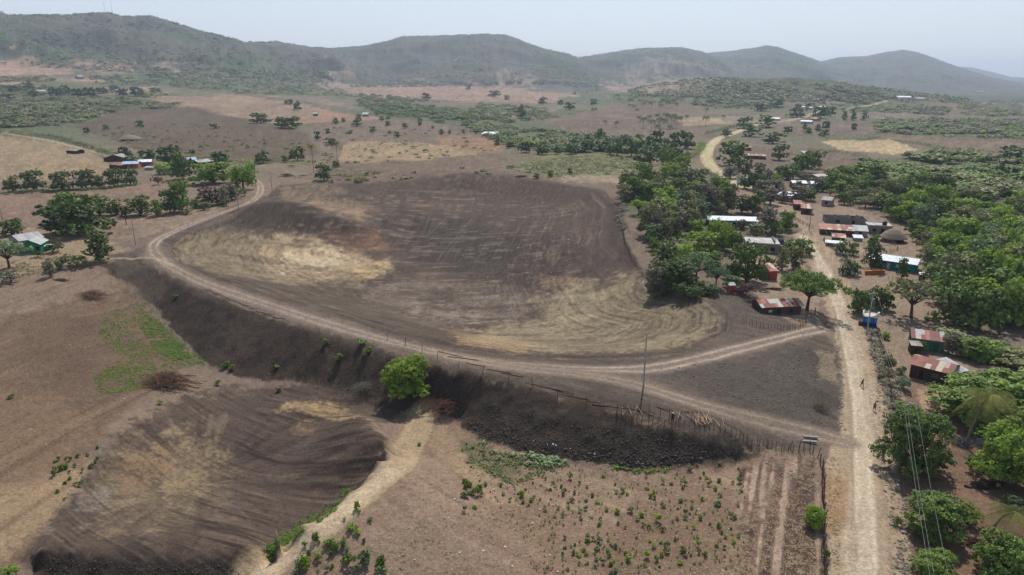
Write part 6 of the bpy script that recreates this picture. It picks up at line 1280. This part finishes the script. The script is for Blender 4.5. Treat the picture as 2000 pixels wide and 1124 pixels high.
def rocks(P, n, size, col, name, seed, flat=.7):
    q = in_poly(P, n, seed); X, Y = hit(q[:, 0], q[:, 1]); r = np.random.default_rng(seed); Z = gz(X, Y); q = MB(); out = []; F = []
    base = np.array([(-.5,-.5,-.4),(.5,-.5,-.4),(.5,.5,-.4),(-.5,.5,-.4),(-.4,-.35,.4),(.35,-.4,.5),(.4,.35,.35),(-.35,.4,.45)])
    for x, y, z in zip(X, Y, Z):
        s_ = r.uniform(*size) * (1 + (r.random() < .1)); a = r.uniform(0, 6.28); c, sn = math.cos(a), math.sin(a); b = base * r.uniform(.6, 1.2, (8, 3)) * s_; b[:, 2] *= flat
        k = len(q.v); q.v += [(x + p[0] * c - p[1] * sn, y + p[0] * sn + p[1] * c, z + p[2] + s_ * .1) for p in b]
        for f in ((3,2,1,0),(4,5,6,7),(0,1,5,4),(1,2,6,5),(2,3,7,6),(3,0,4,7)): q.f.append(tuple(k + i for i in f)); q.c.append(None)
    o = q.build(name, mat(name, col, .95, 2)); o['kind'] = 'stuff'; return o
rocks([(900,815),(960,790),(1100,820),(1240,840),(1440,872),(1480,888),(1350,903),(1250,916),(1080,893),(950,860)], 3600, (.06, .2), (84, 74, 66), 'dark_clods', 601)
rocks([(905,835),(1010,880),(1250,916),(1440,888),(1400,880),(1250,896),(1050,868),(930,828)], 900, (.1, .32), (78, 69, 62), 'big_clods', 602)
rocks([(262,520),(420,580),(560,640),(760,700),(880,740),(900,810),(760,800),(560,745),(400,705),(330,640)], 2600, (.06, .18), (84, 74, 67), 'loose_clods', 603)
rocks([(80,1090),(330,1104),(440,1098),(470,1124),(60,1124)], 800, (.05, .14), (92, 80, 70), 'spoil_clods', 604)
rocks([(1300,720),(1600,680),(1640,760),(1630,840),(1500,800),(1280,745)], 900, (.08, .2), (120, 112, 104), 'gravel', 605)
rocks([(1640,640),(1650,760),(1650,850),(1636,850),(1640,760),(1630,660)], 200, (.1, .25), (166, 154, 138), 'verge_stones', 606); rocks([(1712,760),(1730,760),(1760,900),(1790,1100),(1755,1124),(1720,900)], 420, (.08, .3), (160, 144, 134), 'roadside_litter', 607)
rocks([(1000,850),(1250,900),(1480,880),(1300,915),(1060,890)], 26, (.1, .2), (226, 224, 220), 'white_litter', 608); rocks([(840,880),(1440,920),(1440,1124),(760,1124)], 260, (.08, .2), (214, 204, 194), 'pale_chips', 609); rocks([(1200,400),(1290,560),(1100,600),(900,500)], 30, (.15, .35), (220, 216, 208), 'pale_stones', 610)
rocks([(1470,890),(1600,885),(1604,980),(1560,960)], 260, (.06, .18), (160, 148, 140), 'grey_litter', 611); rocks([(0,560),(250,560),(330,720),(100,900),(0,1000)], 60, (.1, .22), (210, 200, 188), 'field_stones', 612)
# ------------------------------------------------------------------ antenna masts on the left hill
for i, (u, v) in enumerate([(207, 31), (221, 30)]):
    x, y, z = at(u, v + 4); e = empty('antenna_mast', (x, y, z), 0, ('left' if i == 0 else 'right') + ' one of two thin masts on top of the left hill', 'mast', 'masts on the left hill')
    m = MB()
    for a in range(3): m.tube([(math.cos(a * 2.1) * 1.4, math.sin(a * 2.1) * 1.4, -2), (0, 0, 58)], .14, 4)
    m.build('lattice', METAL, e); MB().tube([(0, 0, 57), (0, 0, 66)], .15, 5).build('aerial', METAL, e)
# ------------------------------------------------------------------ people
def skin_body(name, pts, edges, rad, m, parent, root=0, sub=1):
    me = bpy.data.meshes.new(name); me.from_pydata(pts, edges, []); o = link(bpy.data.objects.new(name, me)); me.materials.append(m)
    k = o.modifiers.new('skin', 'SKIN'); k.use_smooth_shade = True
    for i, r in enumerate(rad): me.skin_vertices[0].data[i].radius = (r, r); me.skin_vertices[0].data[i].use_root = (i == root)
    s_ = o.modifiers.new('sub', 'SUBSURF'); s_.levels = sub; s_.render_levels = sub
    o.parent = parent; return o
def person(u, v, rz, label, skin, shirt, trousers, hair, walk=.25, hat=None, arm=.3, h=1.7, bend=0):
    x, y, z = at(u, v); e = empty('person', (x, y, z), rz, label, 'person'); k = h / 1.75
    hp = Vector((0, 0, .92)); ch = Vector((0, .02 - bend * .2, 1.32)); nk = Vector((0, .0 - bend * .32, 1.5)); hd = Vector((0, -.02 - bend * .38, 1.63))
    P = [hp, Vector((0, .01 - bend * .08, 1.12)), ch, nk, hd, hd + Vector((0, -.01, .10))]; R = [.14, .125, .155, .055, .085, .075]; E = [(0, 1), (1, 2), (2, 3), (3, 4), (4, 5)]
    for s_ in (-1, 1):
        w_ = walk * s_; i = len(P); P += [Vector((.1 * s_, -w_ * .1, .84)), Vector((.11 * s_, -w_ * .5, .48)), Vector((.11 * s_, -w_ * .85 + (.12 if s_ < 0 else 0), .09)), Vector((.12 * s_, -w_ * .85 - .14, .035))]
        R += [.095, .062, .042, .035]; E += [(0, i), (i, i + 1), (i + 1, i + 2), (i + 2, i + 3)]
        i = len(P); a = -w_ * arm * 2; el = ch + Vector((.25 * s_, .02 - a * .4, -.20)); wr = ch + Vector((.26 * s_, -.10 - a * .9, -.42))
        P += [ch + Vector((.185 * s_, 0, .08)), el, wr, wr + Vector((0, -.03, -.09))]; R += [.058, .042, .030, .034]; E += [(2, i), (i, i + 1), (i + 1, i + 2), (i + 2, i + 3)]
        q = i + 3
        for f in range(4): j = len(P); P += [P[q] + Vector((.0, -.028 + f * .019, -.045)), P[q] + Vector((-.012 * s_, -.030 + f * .019, -.085 + .006 * abs(f - 1.5)))]; R += [.009, .008]; E += [(q, j), (j, j + 1)]
        j = len(P); P += [P[q] + Vector((-.02 * s_, -.05, -.02)), P[q] + Vector((-.03 * s_, -.06, -.055))]; R += [.010, .009]; E += [(q, j), (j, j + 1)]
    P = [p * k for p in P]; R = [r_ * k for r_ in R]
    skin_body('body', P, E, R, skin, e)
    # shirt with sleeves, trousers, hair, nose and ears on the head
    S_ = [P[0] + Vector((0, 0, .04)), P[1], P[2]]; SR = [.165 * k, .15 * k, .178 * k]; SE = [(0, 1), (1, 2)]
    for b in (10, 26 + 0):
        pass
    arms = [i for i, p in enumerate(R) if abs(p - .058 * k) < 1e-6]
    for a in arms: i = len(S_); S_ += [P[a], P[a].lerp(P[a + 1], .75)]; SR += [.078 * k, .062 * k]; SE += [(2, i), (i, i + 1)]
    skin_body('shirt', S_, SE, SR, shirt, e)
    legs = [i for i, p in enumerate(R) if abs(p - .095 * k) < 1e-6]; Tt = [P[0]]; TR_ = [.158 * k]; TE = []
    for a in legs: i = len(Tt); Tt += [P[a], P[a + 1], P[a + 1].lerp(P[a + 2], .85)]; TR_ += [.112 * k, .085 * k, .07 * k]; TE += [(0, i), (i, i + 1), (i + 1, i + 2)]
    skin_body('trousers', Tt, TE, TR_, trousers, e)
    hd = P[4]; m = MB(); m.lathe([(.01, .135), (.06, .125), (.092, .07), (.098, .0), (.088, -.05)], 12); o = m.build('hair' if not hat else 'hat', hat or hair, e); o.location = hd + Vector((0, .015, .02)); o.scale = (k, k * 1.08, k)
    if hat: b = MB().lathe([(.09, .02), (.19, .0), (.19, -.01), (.09, .0)], 14).build('hat_brim', hat, e); b.location = hd + Vector((0, 0, .06))
    m = MB(); m.tube([(0, -.085, .03), (0, -.115, -.01), (0, -.088, -.025)], .014, 5); m.tube([(-.092, 0, .02), (-.1, .01, -.02)], .014, 5); m.tube([(.092, 0, .02), (.1, .01, -.02)], .014, 5); o = m.build('face_features', skin, e); o.location = hd
    return e
SK = mat('brown_skin', (112, 76, 58), .6, 3); HR = mat('black_hair', (26, 22, 20), .7, 3)
person(1683, 756, .5, 'person in dark clothes walking on the road, farther of the two', SK, mat('dark_shirt', (54, 44, 54), .9, 5), mat('dark_trousers', (58, 56, 62), .9, 5), HR, .3, bend=.3)
person(1707, 803, -.2, 'person in an orange shirt and grey trousers walking on the road', SK, mat('orange_shirt', (206, 112, 44), .9, 5), mat('grey_trousers', (110, 100, 84), .9, 5), HR, .2)
person(1591, 614, 1.2, 'person in a dark top standing under the spreading tree', SK, mat('black_shirt', (44, 38, 40), .9, 5), mat('pale_trousers', (150, 142, 134), .9, 5), HR, .08)
person(1724, 897, .8, 'person in pinkish clothes at the roadside beneath the big dark tree', SK, mat('pink_shirt', (176, 130, 132), .9, 5), mat('brown_trousers', (84, 66, 60), .9, 5), HR, .1)
person(1313, 826, 2.9, 'person in a dark red shirt and pale hat standing at the stake fence', SK, mat('dark_red_shirt', (92, 40, 42), .9, 5), mat('black_trousers', (40, 36, 38), .9, 5), HR, .08, hat=mat('straw_hat', (200, 190, 168), .9, 5), h=1.8)
# ------------------------------------------------------------------ the dusty air
hm = bpy.data.meshes.new('haze')
hx, hy0, hy1, hz0, hz1 = 13000, -1500, 14000, float(Zg.min()) - 1, float(Zg.max()) + 12
vs = [(x, y, z) for z in (hz0, hz1) for x, y in ((-hx, hy0), (hx, hy0), (hx, hy1), (-hx, hy1))]
hm.from_pydata(vs, [], [(3, 2, 1, 0), (4, 5, 6, 7), (0, 1, 5, 4), (1, 2, 6, 5), (2, 3, 7, 6), (3, 0, 4, 7)])
haze = link(bpy.data.objects.new('haze', hm)); haze['kind'] = 'stuff'
hmt = bpy.data.materials.new('dusty_air'); hmt.use_nodes = True; n = hmt.node_tree.nodes; n.clear()
pv = n.new('ShaderNodeVolumePrincipled'); pv.inputs['Color'].default_value = (.72, .83, 1.0, 1); pv.inputs['Density'].default_value = .000105; pv.inputs['Anisotropy'].default_value = .2
ho = n.new('ShaderNodeOutputMaterial'); hmt.node_tree.links.new(pv.outputs[0], ho.inputs['Volume']); hm.materials.append(hmt)
